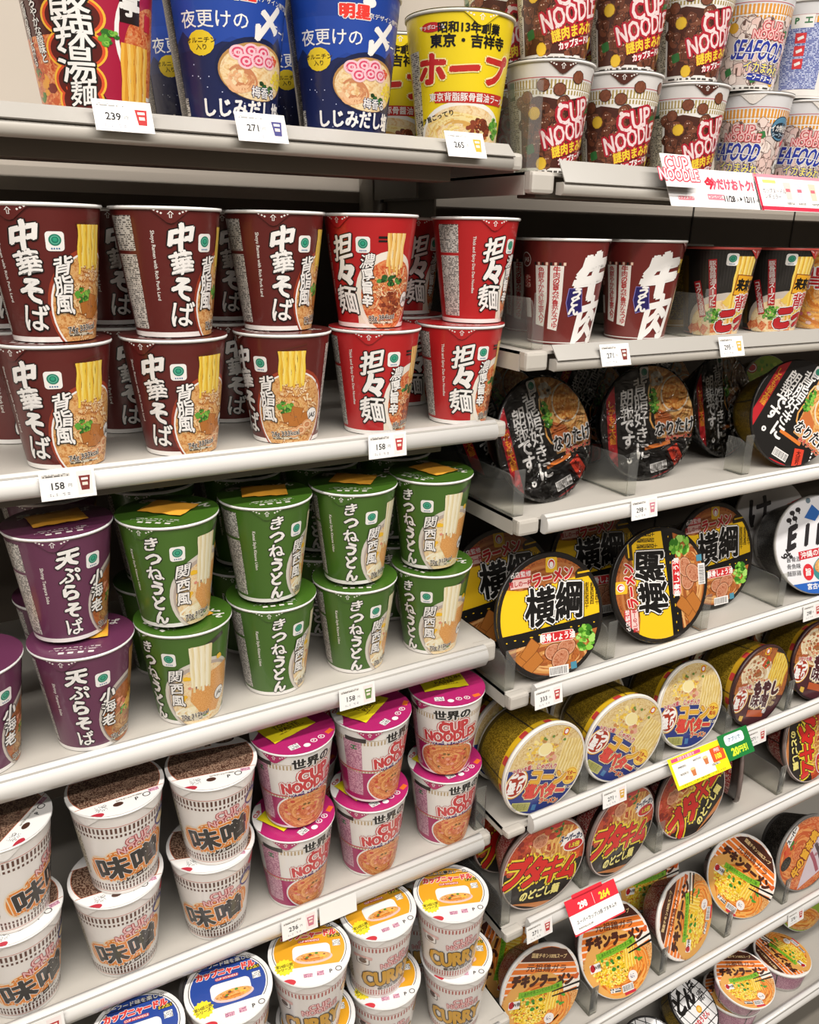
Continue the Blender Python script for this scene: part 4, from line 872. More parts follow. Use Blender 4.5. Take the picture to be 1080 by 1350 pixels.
@scaled
def wave_lid(A):
    A.ell(0, 0, 70, 70, food('blue_waves', ['3A4AA8', '5868C0', 'B8C0E8', '2A3890'], 1.6, 'wave', 1.2), 0, n=60); A.ring(0, 0, 70, 70, 3, ink('D8DAEC'), 3, n=60); A.text('うどん', 0, 0, 30, W, 4, b=.06)
@scaled
def green_lid(A):
    A.ell(0, 0, 70, 70, ink('8CA834'), 0, n=60); A.blobs(0, 30, 60, 34, 60, 6, [ink('6A9A2E'), ink('A8C04A'), ink('D8B040'), ink('4A7A26')], 1, seed=4); A.ell(-40, 52, 13, 9, ink('A82A34'), 4); A.ell(-40, 52, 11, 7, W, 4.6); A.ell(-40, 52, 9, 5.4, ink('C83A44'), 5)
    A.poly([(-66, -4), (60, 24), (66, 46), (-50, 26)], W, 4); A.text('スーパー', -4, 26, 16, K, 6, b=.08, rot=12); A.rect(4, -8, 100, 16, ink('D86A3A'), 5, rot=10); A.text('あっさり鶏塩', 0, -8, 11, W, 6, b=.03, rot=10); A.ell(6, -44, 50, 24, Fd['soup_shoyu'], 3); A.swirl(6, -44, 44, 20, 30, 3, NO, 4, seed=2)
# ---- bowl sides
def side_print(m, edge=None, stripe=None):
    def wall(A, rm, H):
        full = 2 * math.pi * rm
        A.rect(0, H * .5, full, H * .74, m, 1)
        if edge: A.rect(0, H - 11, full, 11, edge, 2)
        if stripe:
            for k in range(10): A.rect((k - 5) * full / 10 + 14, H - 11, 12, 8, stripe, 3, r=1.5)
        for k in range(5): A.rect((k - 2) * full / 5, H * .5, 2.2, H * .9, ink('2A2420'), 2)
    return wall

# ------------------------------------------------------------------ the shop: structure
def struct(name, me, mats):
    o = link(name, me, None, mats); o['kind'] = 'structure'; return o
Z = lambda z: z + CZ
panel = plain('panel_shaded', '5E544A', .6, noise=.06, nscale=9)
XS = .549                                        # the line where the two bays meet
struct('floor', boxes([(-2.5, 4.5, -3.2, 1.4, -.05, 0)]), [plain('floor_tile', '8E877C', .25, noise=.08, nscale=4)])
struct('ceiling', boxes([(-2.5, 4.5, -3.2, 1.4, 3.5, 3.55)]), [plain('ceiling_white', 'DAD6CE', .8)])
struct('wall_left', boxes([(-2.55, -2.5, -3.2, 1.4, 0, 3.5)]), [plain('wall_paint', '6E675E', .8)])
struct('wall_right', boxes([(4.5, 4.55, -3.2, 1.4, 0, 3.5)]), [plain('wall_paint', '6E675E', .8)])
struct('wall_front', boxes([(-2.5, 4.5, -3.25, -3.2, 0, 3.5)]), [plain('wall_paint', '6E675E', .8)])
struct('wall_back', boxes([(-2.5, 4.5, 1.08, 1.12, 0, 1.6)]), [panel])  # back panel below the top shelf: shelf shade put into its darker colour
struct('wall_back_upper', boxes([(-2.5, 4.5, 1.08, 1.12, 1.6, 3.5)]), [plain('panel_lit', 'C4B9AB', .6, noise=.04, nscale=9)])  # same panel above it: the direct light put into a paler colour
for i, x in enumerate((1.195, 1.473)): struct('trim_%d' % (i + 1), boxes([(x - .0015, x + .0015, 1.0785, 1.0805, .1, 2.1)]), [plain('seam_dark', '3A342E', .7)])
metal = plain('shelf_enamel', 'C0BAB0', .38, noise=.04, nscale=14)
railm = plain('rail_white', 'E0DDD8', .2)
grey = plain('bracket_grey', '8E877C', .45)
darkm = plain('slot_dark', '1A1816', .8)
acr = clear('acrylic', 'F4F4F0', .075)
railclear = clear('rail_clear', 'E0DED8', .42, .12)
def post(x, label):
    t = empty('upright_post', (x, 1.05, 0)); tag(t, label, 'shelf post', 'uprights at the back of the shelving')
    link('post_body', boxes([(-.014, .014, -.012, .03, 0, 2.3)], .002), t, [grey])
    s = boxes([(-.0025, .0025, -.0135, -.0115, .3 + .025 * k, .315 + .025 * k) for k in range(76)])
    link('slots', s, t, [darkm])
post(XS, 'slotted grey upright at the back where the two shelf bays meet')
def shelf(x0, x1, Y, deck, zb, zt, label, kind, grp, tag_l=True):
    """gondola shelf: deck with folded side flanges, front lip with price rail, bracket underneath"""
    t = empty('gondola_shelf', ((x0 + x1) / 2, Y, Z(deck))); tag(t, label, 'shelf', grp)
    ox, oy, oz = (x0 + x1) / 2, Y, deck
    B = lambda bs, bev=.0: boxes([(a - ox, b - ox, c - oy, d - oy, e - oz, f - oz) for a, b, c, d, e, f in bs], bev)
    link('deck', B([(x0, x1, Y + .003, 1.06, deck - .003, deck)]), t, [metal])
    link('side_flange', B([(x0, x0 + .002, Y + .012, 1.06, zb, deck)]), t, [metal]); link('side_flange', B([(x1 - .002, x1, Y + .012, 1.06, zb, deck)]), t, [metal])
    for xa in (x0, x1 - .03): link('corner_cap', B([(xa, xa + .03, Y - .001, Y + .014, zb + .001, deck + .0006)], .004), t, [metal])
    link('stiffener', B([(x0 + .02, x1 - .075, Y + .018, Y + .05, zb - (.012 if x0 < 0 else .002), deck - .003)], .001), t, [plain('stiffener_grey', '6E665B', .5)])
    for xa in (x0 + .006, x1 - .009): link('cantilever_bracket', B([(xa, xa + .003, Y + .2, 1.06, zb - .02, deck - .004)]), t, [grey])
    a, b = x0 + (.035 if x0 > 0 else 0), x1 - .018
    H = zt - zb
    if kind == 'round':
        pr = [(.003, zt - .0015), (-.002, zt), (-.007, zt - .003), (-.0105, zt - .009), (-.011, zt - .014), (-.0095, zt - .019), (-.006, zb + .001), (-.002, zb), (.003, zb + .001)]
        link('price_rail', extrude_x([(y, z - oz) for y, z in pr], a - ox, b - ox, smooth=True), t, [railm])
        link('rail_groove', extrude_x([(y, z - oz) for y, z in ((-.0064, zt - .0022), (-.0078, zt - .0038), (-.0074, zt - .0042), (-.006, zt - .0026))], a - ox, b - ox), t, [plain('groove_grey', '9A968E', .5)])
    else:
        pr = [(.003, zb + .001), (-.006, zb), (-.010, zb + .003), (-.010, zb + .010), (-.008, zb + .013), (.003, zb + .013)]
        link('front_lip', extrude_x([(y, z - oz) for y, z in pr], a - ox, b - ox, smooth=True), t, [metal])
        pr = [(-.0108, zb + .012), (-.0118, zb + .013), (.001, zt + .010), (.002, zt + .0095)]
        link('price_rail', extrude_x([(y, z - oz) for y, z in pr], a - ox, b - ox), t, [plain('rail_slant', 'ABA7A0', .25)])
    return t
LY = {1: (.725, .080, .063, .078, 'slant'), 2: (.727, -.199, -.217, -.194, 'round'), 3: (.722, -.476, -.501, -.474, 'round'), 4: (.708, -.756, -.774, -.747, 'round'), 5: (.640, -1.014, -1.037, -1.010, 'round')}
RY = {1: (.715, .0635, .0415, .066, 'slant'), 2: (.705, -.119, -.1405, -.122, 'slant'), 3: (.699, -.311, -.331, -.307, 'round'), 4: (.693, -.541, -.561, -.531, 'round'), 5: (.680, -.737, -.748, -.720, 'round'), 6: (.668, -.897, -.912, -.884, 'round'), 7: (.665, -1.17, -1.187, -1.160, 'round'), 8: (.640, -1.395, -1.409, -1.381, 'round')}
LN = {1: 'top shelf of the left bay, holding the biggest cups', 2: 'left bay shelf carrying the brown and red ramen cups', 3: 'left bay shelf carrying the purple and green cups', 4: 'left bay shelf carrying the white miso and pink tom yum cups', 5: 'lowest left bay shelf, under the curry noodle cups'}
RN = {1: 'top shelf of the right bay, under the white cups with curly lettering', 2: 'right bay shelf carrying maroon udon cups and black cups', 3: 'right bay shelf carrying the film-wrapped black bowls', 4: 'right bay shelf carrying the yellow-banded black bowls', 5: 'right bay shelf carrying the navy and cream corn butter bowls', 6: 'right bay shelf carrying the kimchi noodle bowls', 7: 'right bay shelf carrying the upright orange chicken ramen bowls', 8: 'lowest right bay shelf, under the flat-lying small bowls'}
for k, v in LY.items(): shelf(-.36, XS - .003, *v[:4], LN[k], v[4], 'shelves of the left bay')
for k, v in RY.items(): shelf(XS + .002, 2.3, *v[:4], RN[k], v[4], 'shelves of the right bay')

# ------------------------------------------------------------------ products
PRO = {}
def dark_red(n): return ink('A82020')
def make(kind):
    if kind == 'shoyu': return cup('ramen_cup', tall('中華そば', '背脂風', 'Shoyu Ramen with Rich Pork Lard', None, sc_shoyu, 21, '74g 333kcal'), plain_lid('中華そば', '5E1E1C'), ink('5E1F1C'), sachet=None, tabs=(-10,))
    if kind == 'tantan': return cup('ramen_cup', tall('担々麺', '濃厚旨辛', 'Thick and Spicy Dan Dan Noodles', None, sc_tantan, 25, '83g 384kcal'), plain_lid('担々麺', 'A01C1E'), ink('B41F22'), tabs=(-4,))
    if kind == 'tempura': return cup('soba_cup', tall('天ぷらそば', '小海老', 'Shrimp Tempura Soba', None, sc_tempura, 17.5, '70g 331kcal'), plain_lid('天ぷらそば', '663452'), ink('64304E'), tabs=(-14,), sachet=lambda r, H: packet(r, H, .048, .036, 'F2AC3C', rot=6, dy=.004))
    if kind == 'kitsune': return cup('udon_cup', tall('きつねうどん', '関西風', 'Kansai Style Kitsune Udon', None, sc_kitsune, 15.5, '70g 312kcal'), plain_lid('きつねうどん', '3E641E'), ink('42681F'), tabs=(-12,), sachet=lambda r, H: packet(r, H, .046, .036, 'F2AC3C', rot=-10, dy=.004))
    if kind == 'miso': return cup('noodle_cup', miso_wall, miso_lid, ink('E6E0DA'), rb=.0335, tab=ink('EFEBE6'), tabs=(-50, 40), lidink=ink('EFEBE6'))
    if kind == 'tomyum': return cup('noodle_cup', tomyum_wall, tomyum_lid, ink('E9E4DE'), rb=.0335, tab=ink('B21C62'), tabs=(-46,), lidink=ink('B21C62'), sachet=tomyum_packet)
    if kind == 'curry': return cup('noodle_cup', curry_wall, cat_lid('E6A428', 'マスコと夢カレーの', ''), ink('E6E0DA'), rb=.0335, tab=ink('EFEBE6'), tabs=(-30, 34), lidink=ink('EFEBE6'))
    if kind == 'seacat': return cup('noodle_cup', curry_wall, cat_lid('2C4A9A', 'シーフード味を楽しむ', ''), ink('E6E0DA'), rb=.0335, tab=ink('EFEBE6'), tabs=(-30, 34), lidink=ink('EFEBE6'))
    if kind == 'niku': return cup('noodle_cup', niku_wall, niku_lid, ink('EDE9E2'), rb=.0335, tab=ink('4E2418'), tabs=(-4,), rimcol='DEDAD6', lidink=ink('E8E4E0'))
    if kind == 'sea': return cup('noodle_cup', sea_wall, sea_lid, ink('EFEAE4'), rb=.0335, tab=ink('E6DED6'), tabs=(30,), rimcol='DEDAD6', lidink=ink('E8E4E0'))
    if kind == 'sanra': return cup('noodle_cup', sanra_wall, None, ink('4A1614'), rb=.040, rt=.0545, H=.125, tabs=())
    if kind == 'blue': return cup('noodle_cup', blue_wall, None, ink('17214F'), rb=.040, rt=.0545, H=.125, tabs=())
    if kind == 'hope': return cup('noodle_cup', hope_wall, hope_lid, ink('EBCF1C'), rb=.040, rt=.0545, H=.122, tabs=(20,), lidink=ink('EBCF1C'), rimcol='D8D4C8')
    if kind == 'gyu': return cup('udon_cup', gyu_wall, plain_lid('うどん', '6A2420'), ink('6E2420'), rb=.037, rt=.051, H=.117, tabs=(52,))
    if kind == 'seabura': return cup('ramen_cup', seabura_wall, plain_lid('背脂', '1C1A19'), ink('1C1A18'), rb=.0335, rt=.0475, H=.110, tab=ink('B82A2A'), tabs=(66,), rimcol='C85048')
    if kind == 'broth': return cup('ramen_cup', lambda A: (A.rect(0, 55, 252, 110, Fd['soup_shoyu'], 1), A.swirl(0, 50, 60, 50, 60, 3, NO, 2, seed=3), A.blobs(0, 20, 50, 16, 20, 4, [ink('E8C0B8'), ink('D8707A')], 3, seed=4), A.text('背脂', 0, 70, 26, ink('B8242A'), 4, b=.05, ol=((.06, W),))), None, ink('8A4A28'), rb=.0335, rt=.0475, H=.110, tabs=())
    if kind == 'gold': return cup('ramen_cup', lambda A: (A.rect(0, 55, 252, 90, Fd['print_gold'], 1),), None, ink('B48A1C'), rb=.036, rt=.05, H=.112, tabs=())
    if kind == 'black': return bowl('noodle_bowl', black_lid, side_print(Fd['print_dark']), ink('1E1A18'), '2A2624', .077, .045, .058, film=True)
    if kind == 'blackgold': return bowl('noodle_bowl', black_lid, side_print(Fd['print_gold']), ink('5A4A18'), '2A2624', .077, .052, .070, film=False)
    if kind == 'yoko': return bowl('noodle_bowl', yoko_lid, side_print(Fd['print_gold']), ink('3A3010'), '201C1A', .083, .045, .060)
    if kind == 'eibu': return bowl('noodle_bowl', eibu_lid, side_print(Fd['print_dark']), ink('8A8680'), 'B8B4AE', .080, .060, .075)
    if kind == 'ke': return bowl('noodle_bowl', ke_lid, side_print(Fd['print_dark']), ink('8A8680'), 'B8B4AE', .080, .060, .075)
    if kind == 'corn': return bowl('noodle_bowl', corn_lid, side_print(Fd['print_gold'], ink('E0B422'), ink('C8403C')), ink('57471A'), 'E6E0D6', .0695, .057, .076)
    if kind == 'moyashi': return bowl('noodle_bowl', moyashi_lid, side_print(Fd['print_gold'], ink('C89A22'), ink('C8403C')), ink('57471A'), '3A2428', .0695, .057, .076)
    if kind == 'buta': return bowl('noodle_bowl', buta_lid, side_print(Fd['print_red'], ink('2A1A16')), ink('3A1A16'), '7A6A64', .073, .043, .056)
    if kind == 'chicken': return bowl('noodle_bowl', chicken_lid, side_print(Fd['print_red'], None), ink('A8584A'), 'F2EEE8', .0735, .043, .056)
    if kind == 'minichicken': return bowl('noodle_bowl', chicken_lid, side_print(Fd['print_pink'], None), ink('D8C8C4'), 'F2EEE8', .054, .043, .050)
    if kind == 'pork': return bowl('noodle_bowl', pork_lid, side_print(Fd['print_dark']), ink('6A6664'), '8A8682', .077, .050, .062)
    if kind == 'grid': return bowl('udon_bowl', grid_lid, side_print(Fd['print_gold']), ink('4A3410'), '2A2624', .052, .042, .045)
    if kind == 'wave': return bowl('udon_bowl', wave_lid, side_print(Fd['print_blue']), ink('38489A'), 'D8DAEC', .052, .042, .045)
    if kind == 'green': return bowl('noodle_bowl', green_lid, side_print(Fd['print_gold']), ink('B0A030'), 'E8E4D8', .068, .052, .066)
def take(kind):
    if kind not in PRO: PRO[kind] = make(kind); return PRO[kind]
    return copy_tree(PRO[kind])
def put_cup(kind, X, Y, z, s, label, group, cat='noodle cup', spin=0, tilt=0):
    o = take(kind); tag(o, label, cat, group)
    a = -math.atan2(X, Y) + math.asin(max(-1, min(1, s))) + R(spin)
    o.location = (X, Y, Z(z) + .0008); o.rotation_euler = (R(tilt), 0, a)
    return o
def put_bowl(kind, X, Y, deck, lean, yaw, roll, label, group, cat='noodle bowl', dims=None):
    r, h, rb = dims
    le, yw = R(lean), R(yaw)
    u = Vector((math.cos(yw), -math.sin(yw), 0)); n0 = Vector((-math.sin(yw), -math.cos(yw), 0)); zz = Vector((0, 0, 1))
    n = n0 * math.cos(le) + zz * math.sin(le); v = zz * math.cos(le) - n0 * math.sin(le)
    c = Vector((X, Y, Z(deck) + max(r * math.cos(le), h * math.sin(le) + rb * math.cos(le)) + .001 + .003 * math.sin(le)))
    m = Matrix((u, v, n)).transposed().to_4x4() @ Matrix.Rotation(R(roll), 4, 'Z')
    o = take(kind); tag(o, label, cat, group); o.matrix_world = Matrix.Translation(c - n * h) @ m
    return o
H = .107
LV = ('bottom', 'top')
D2, D3, D4, D5 = -.199, -.476, -.756, -1.014
e = .0022
# second shelf: brown and red cups, two high
G = 'brown and red ramen cups stacked two high'
C2 = [('shoyu', (.088, .764, -.33), (.086, .768, -.57), 'brown soy ramen cup, {} of the stack at the left edge'),
      ('shoyu', (.189, .761, .25), (.190, .768, -.47), 'brown soy ramen cup, {} of the second brown stack'),
      ('shoyu', (.295, .776, .15), (.297, .770, -.87), 'brown soy ramen cup, {} of the brown stack beside the red cups'),
      ('tantan', (.393, .767, -.64), (.397, .764, -.06), 'red spicy dan dan cup, {} of the stack beside the brown cups'),
      ('tantan', (.521, .769, .5), (.505, .766, .1), 'red spicy dan dan cup, {} of the stack at the shelf end')]
for k, t, b, lab in C2:
    put_cup(k, b[0], b[1], D2, b[2], lab.format('bottom'), G, 'ramen cup'); put_cup(k, t[0], t[1], D2 + H + e, t[2], lab.format('top'), G, 'ramen cup')
for k, x, lab in (('shoyu', .058, 'dark brown cup in shade behind the left edge stack, {}'), ('shoyu', .161, 'dark brown cup in shade between the first and second brown stacks, {}'), ('shoyu', .276, 'dark brown cup in shade behind the third brown stack, {}'), ('tantan', .497, 'dark red cup in shade between the two red stacks, {}')):
    for l in (0, 1): put_cup(k, x, .882, D2 + l * (H + e), .2 if k == 'shoyu' else .4, lab.format(('lower', 'upper')[l]), G, 'ramen cup')
# third shelf
G = 'purple soba and green udon cups stacked two high'
put_cup('tempura', -.021, .757, D3, .12, 'purple tempura soba cup cut off by the left edge of the photo', G, 'soba cup')
C3 = [('tempura', (.071, .767, .1), (.078, .756, -.2), 'purple tempura soba cup with orange sachet, {} of its stack'),
      ('kitsune', (.167, .751, -.38), (.175, .755, -.8), 'green kitsune udon cup, {} of the stack next to the purple cups'),
      ('kitsune', (.269, .761, .23), (.273, .765, .14), 'green kitsune udon cup, {} of the second green stack'),
      ('kitsune', (.369, .760, -.06), (.373, .765, .04), 'green kitsune udon cup, {} of the third green stack, above the 158 tag'),
      ('kitsune', (.467, .758, -.57), (.474, .762, -.6), 'green kitsune udon cup, {} of the stack at the shelf end')]
for k, t, b, lab in C3:
    put_cup(k, b[0], b[1], D3, b[2], lab.format('bottom'), G, 'udon cup' if k == 'kitsune' else 'soba cup'); put_cup(k, t[0], t[1], D3 + H + .0062, t[2], lab.format('top'), G, 'udon cup' if k == 'kitsune' else 'soba cup')
for k, x, y, lab in (('tempura', .076, .872, 'purple cup in shade behind the purple stack'), ('kitsune', .176, .862, 'green cup in shade behind the first green stack'), ('kitsune', .277, .866, 'green cup in shade behind the second green stack'), ('kitsune', .375, .866, 'green cup in shade behind the third green stack'), ('kitsune', .474, .864, 'green cup in shade behind the end green stack')):
    for l in (0, 1): put_cup(k, x, y, D3 + l * (H + .0062), -.1, lab + (', lower one', ', upper one')[l], G, 'udon cup' if k == 'kitsune' else 'soba cup')
# fourth shelf
G = 'miso and tom yum noodle cups stacked two high'
C4 = [('miso', (-.017, .748, .76), (-.019, .750, .26), 'white miso noodle cup, {} of the stack at the left edge'),
      ('miso', (.091, .747, .15), (.082, .749, .06), 'white miso noodle cup, {} of the middle miso stack'),
      ('miso', (.189, .740, .08), (.184, .748, -.05), 'white miso noodle cup, {} of the miso stack next to the pink cups'),
      ('tomyum', (.285, .748, .33), (.283, .747, .55), 'pink tom yum noodle cup, {} of the stack beside the miso cups'),
      ('tomyum', (.384, .745, .7), (.384, .749, .45), 'pink tom yum noodle cup, {} of the middle pink stack'),
      ('tomyum', (.491, .746, .05), (.495, .750, .5), 'pink tom yum noodle cup, {} of the stack at the shelf end')]
for k, t, b, lab in C4:
    put_cup(k, b[0], b[1], D4, b[2], lab.format('bottom'), G); put_cup(k, t[0], t[1], D4 + H + (.0066 if k == 'tomyum' else e), t[2], lab.format('top'), G)
for x, y, lab in ((.335, .852, 'pink noodle cup in shade behind the first and middle pink stacks'), (.437, .854, 'pink noodle cup in shade between the middle and end pink stacks')):
    for l in (0, 1): put_cup('tomyum', x, y, D4 + l * (H + .0066), .2, lab + (', lower one', ', upper one')[l], G)
# lowest left shelf
G = 'curry and seafood noodle cups stacked two high'
C5 = [('curry', (.274, .687, .05), (.281, .690, .1), 'curry noodle cup with orange lid, {} of the stack nearest the blue lids'),
      ('curry', (.373, .704, .4), (.380, .700, .2), 'curry noodle cup with orange lid, {} of the middle curry stack'),
      ('curry', (.468, .683, .25), (.482, .685, .1), 'curry noodle cup with orange lid, {} of the curry stack at the shelf end'),
      ('seacat', (.176, .685, .1), (.183, .69, .1), 'seafood noodle cup with blue lid next to the curry cups, {} of its stack'),
      ('seacat', (.077, .682, .0), (.084, .69, .0), 'seafood noodle cup with blue lid nearest the left bottom corner, {} of its stack')]
for k, t, b, lab in C5:
    put_cup(k, b[0], b[1], D5, b[2], lab.format('bottom'), G); put_cup(k, t[0], t[1], D5 + H + e, t[2], lab.format('top'), G)
for k, x, y, lab in (('curry', .487, .790, 'curry noodle cup in shade behind the end curry stack'), ('curry', .383, .805, 'curry noodle cup in shade behind the middle curry stack'), ('seacat', .190, .79, 'seafood noodle cup in shade behind the blue lids')):
    for l in (0, 1): put_cup(k, x, y, D5 + l * (H + e), .1, lab + (', lower one', ', upper one')[l], G)
# top shelf, left bay
G = 'big cups on the top left shelf'
put_cup('sanra', .144, .785, LY[1][1], -.25, 'dark red hot and sour noodle cup standing alone at the left', G)
put_cup('blue', .259, .785, LY[1][1], .1, 'navy blue salt ramen cup above the 271 tag', G)
put_cup('blue', .372, .785, LY[1][1], .08, 'navy blue salt ramen cup standing beside the yellow cup', G)
put_cup('hope', .503, .785, LY[1][1], .05, 'bright yellow soy ramen cup at the end of the top shelf', G)
put_cup('blue', .262, .905, LY[1][1], .1, 'navy blue salt ramen cup in the second row, behind the first blue cup', G)
put_cup('blue', .384, .905, LY[1][1], .15, 'navy blue salt ramen cup in the second row, between the two blue cups', G)
put_cup('hope', .498, .905, LY[1][1], -.3, 'yellow soy ramen cup in the second row, behind the front yellow one', G)

# right bay, top shelf
d = RY[1][1]
G = 'white cups with curly red lettering stacked two high'
C1 = [('niku', (.616, .775, .08), (.611, .772, .35), 'noodle cup printed with brown meat cubes, {} of the stack nearest the yellow cup', 0),
      ('niku', (.7165, .775, .2), (.715, .775, .15), 'noodle cup printed with brown meat cubes, {} of the second stack', 0),
      ('niku', (.819, .775, .37), (.828, .778, .5), 'noodle cup printed with brown meat cubes, {} of the third stack, beside the seafood cups', 0),
      ('sea', (.920, .775, .25), (.941, .775, -.5), 'seafood noodle cup with blue lettering, {} of the stack beside the meat cube cups', 0),
      ('sea', (1.020, .775, 0), (1.041, .775, 0), 'seafood noodle cup with blue lettering, {} of the stack at the far right', 0)]
for k, t, b, lab, sp in C1:
    put_cup(k, b[0], b[1], d, b[2], lab.format('bottom'), G); put_cup(k, t[0], t[1], d + H + e, t[2], lab.format('top'), G, spin=-160 if t[0] == 1.020 else 0)
put_cup('niku', 1.139, .775, d, .3, 'noodle cup printed with brown meat cubes at the right edge of the photo', G)
for x, lab in ((.618, 'the stack nearest the yellow cup'), (.72, 'the second meat cube stack'), (.828, 'the third meat cube stack')):
    for l in (0, 1): put_cup('niku', x, .877, d + l * (H + e), .25, 'meat cube cup in second row behind ' + lab + (', lower', ', upper')[l], G)
# right bay, second shelf
d = RY[2][1]
G = 'cups on the second right shelf'
put_cup('gyu', .650, .772, d, .7, 'maroon beef udon cup at the shelf end, its white flags facing out', G, 'udon cup')
put_cup('gyu', .774, .772, d, .5, 'maroon beef udon cup standing beside the black cups', G, 'udon cup')
put_cup('seabura', .903, .762, d, .05, 'black ramen cup with hanging noodles, nearer the maroon cups', G, 'ramen cup')
put_cup('seabura', 1.022, .762, d, .05, 'black ramen cup with hanging noodles, second from the maroon cups', G, 'ramen cup')
put_cup('broth', 1.128, .762, d, .1, 'ramen cup printed all over with brown broth at the right edge', G, 'ramen cup')
put_cup('gold', .938, .872, d, 0, 'dull gold cup in shade behind the nearer black cup', G, 'ramen cup')
put_cup('gyu', .70, .885, d, .4, 'maroon beef udon cup in shade behind the two front ones', G, 'udon cup')

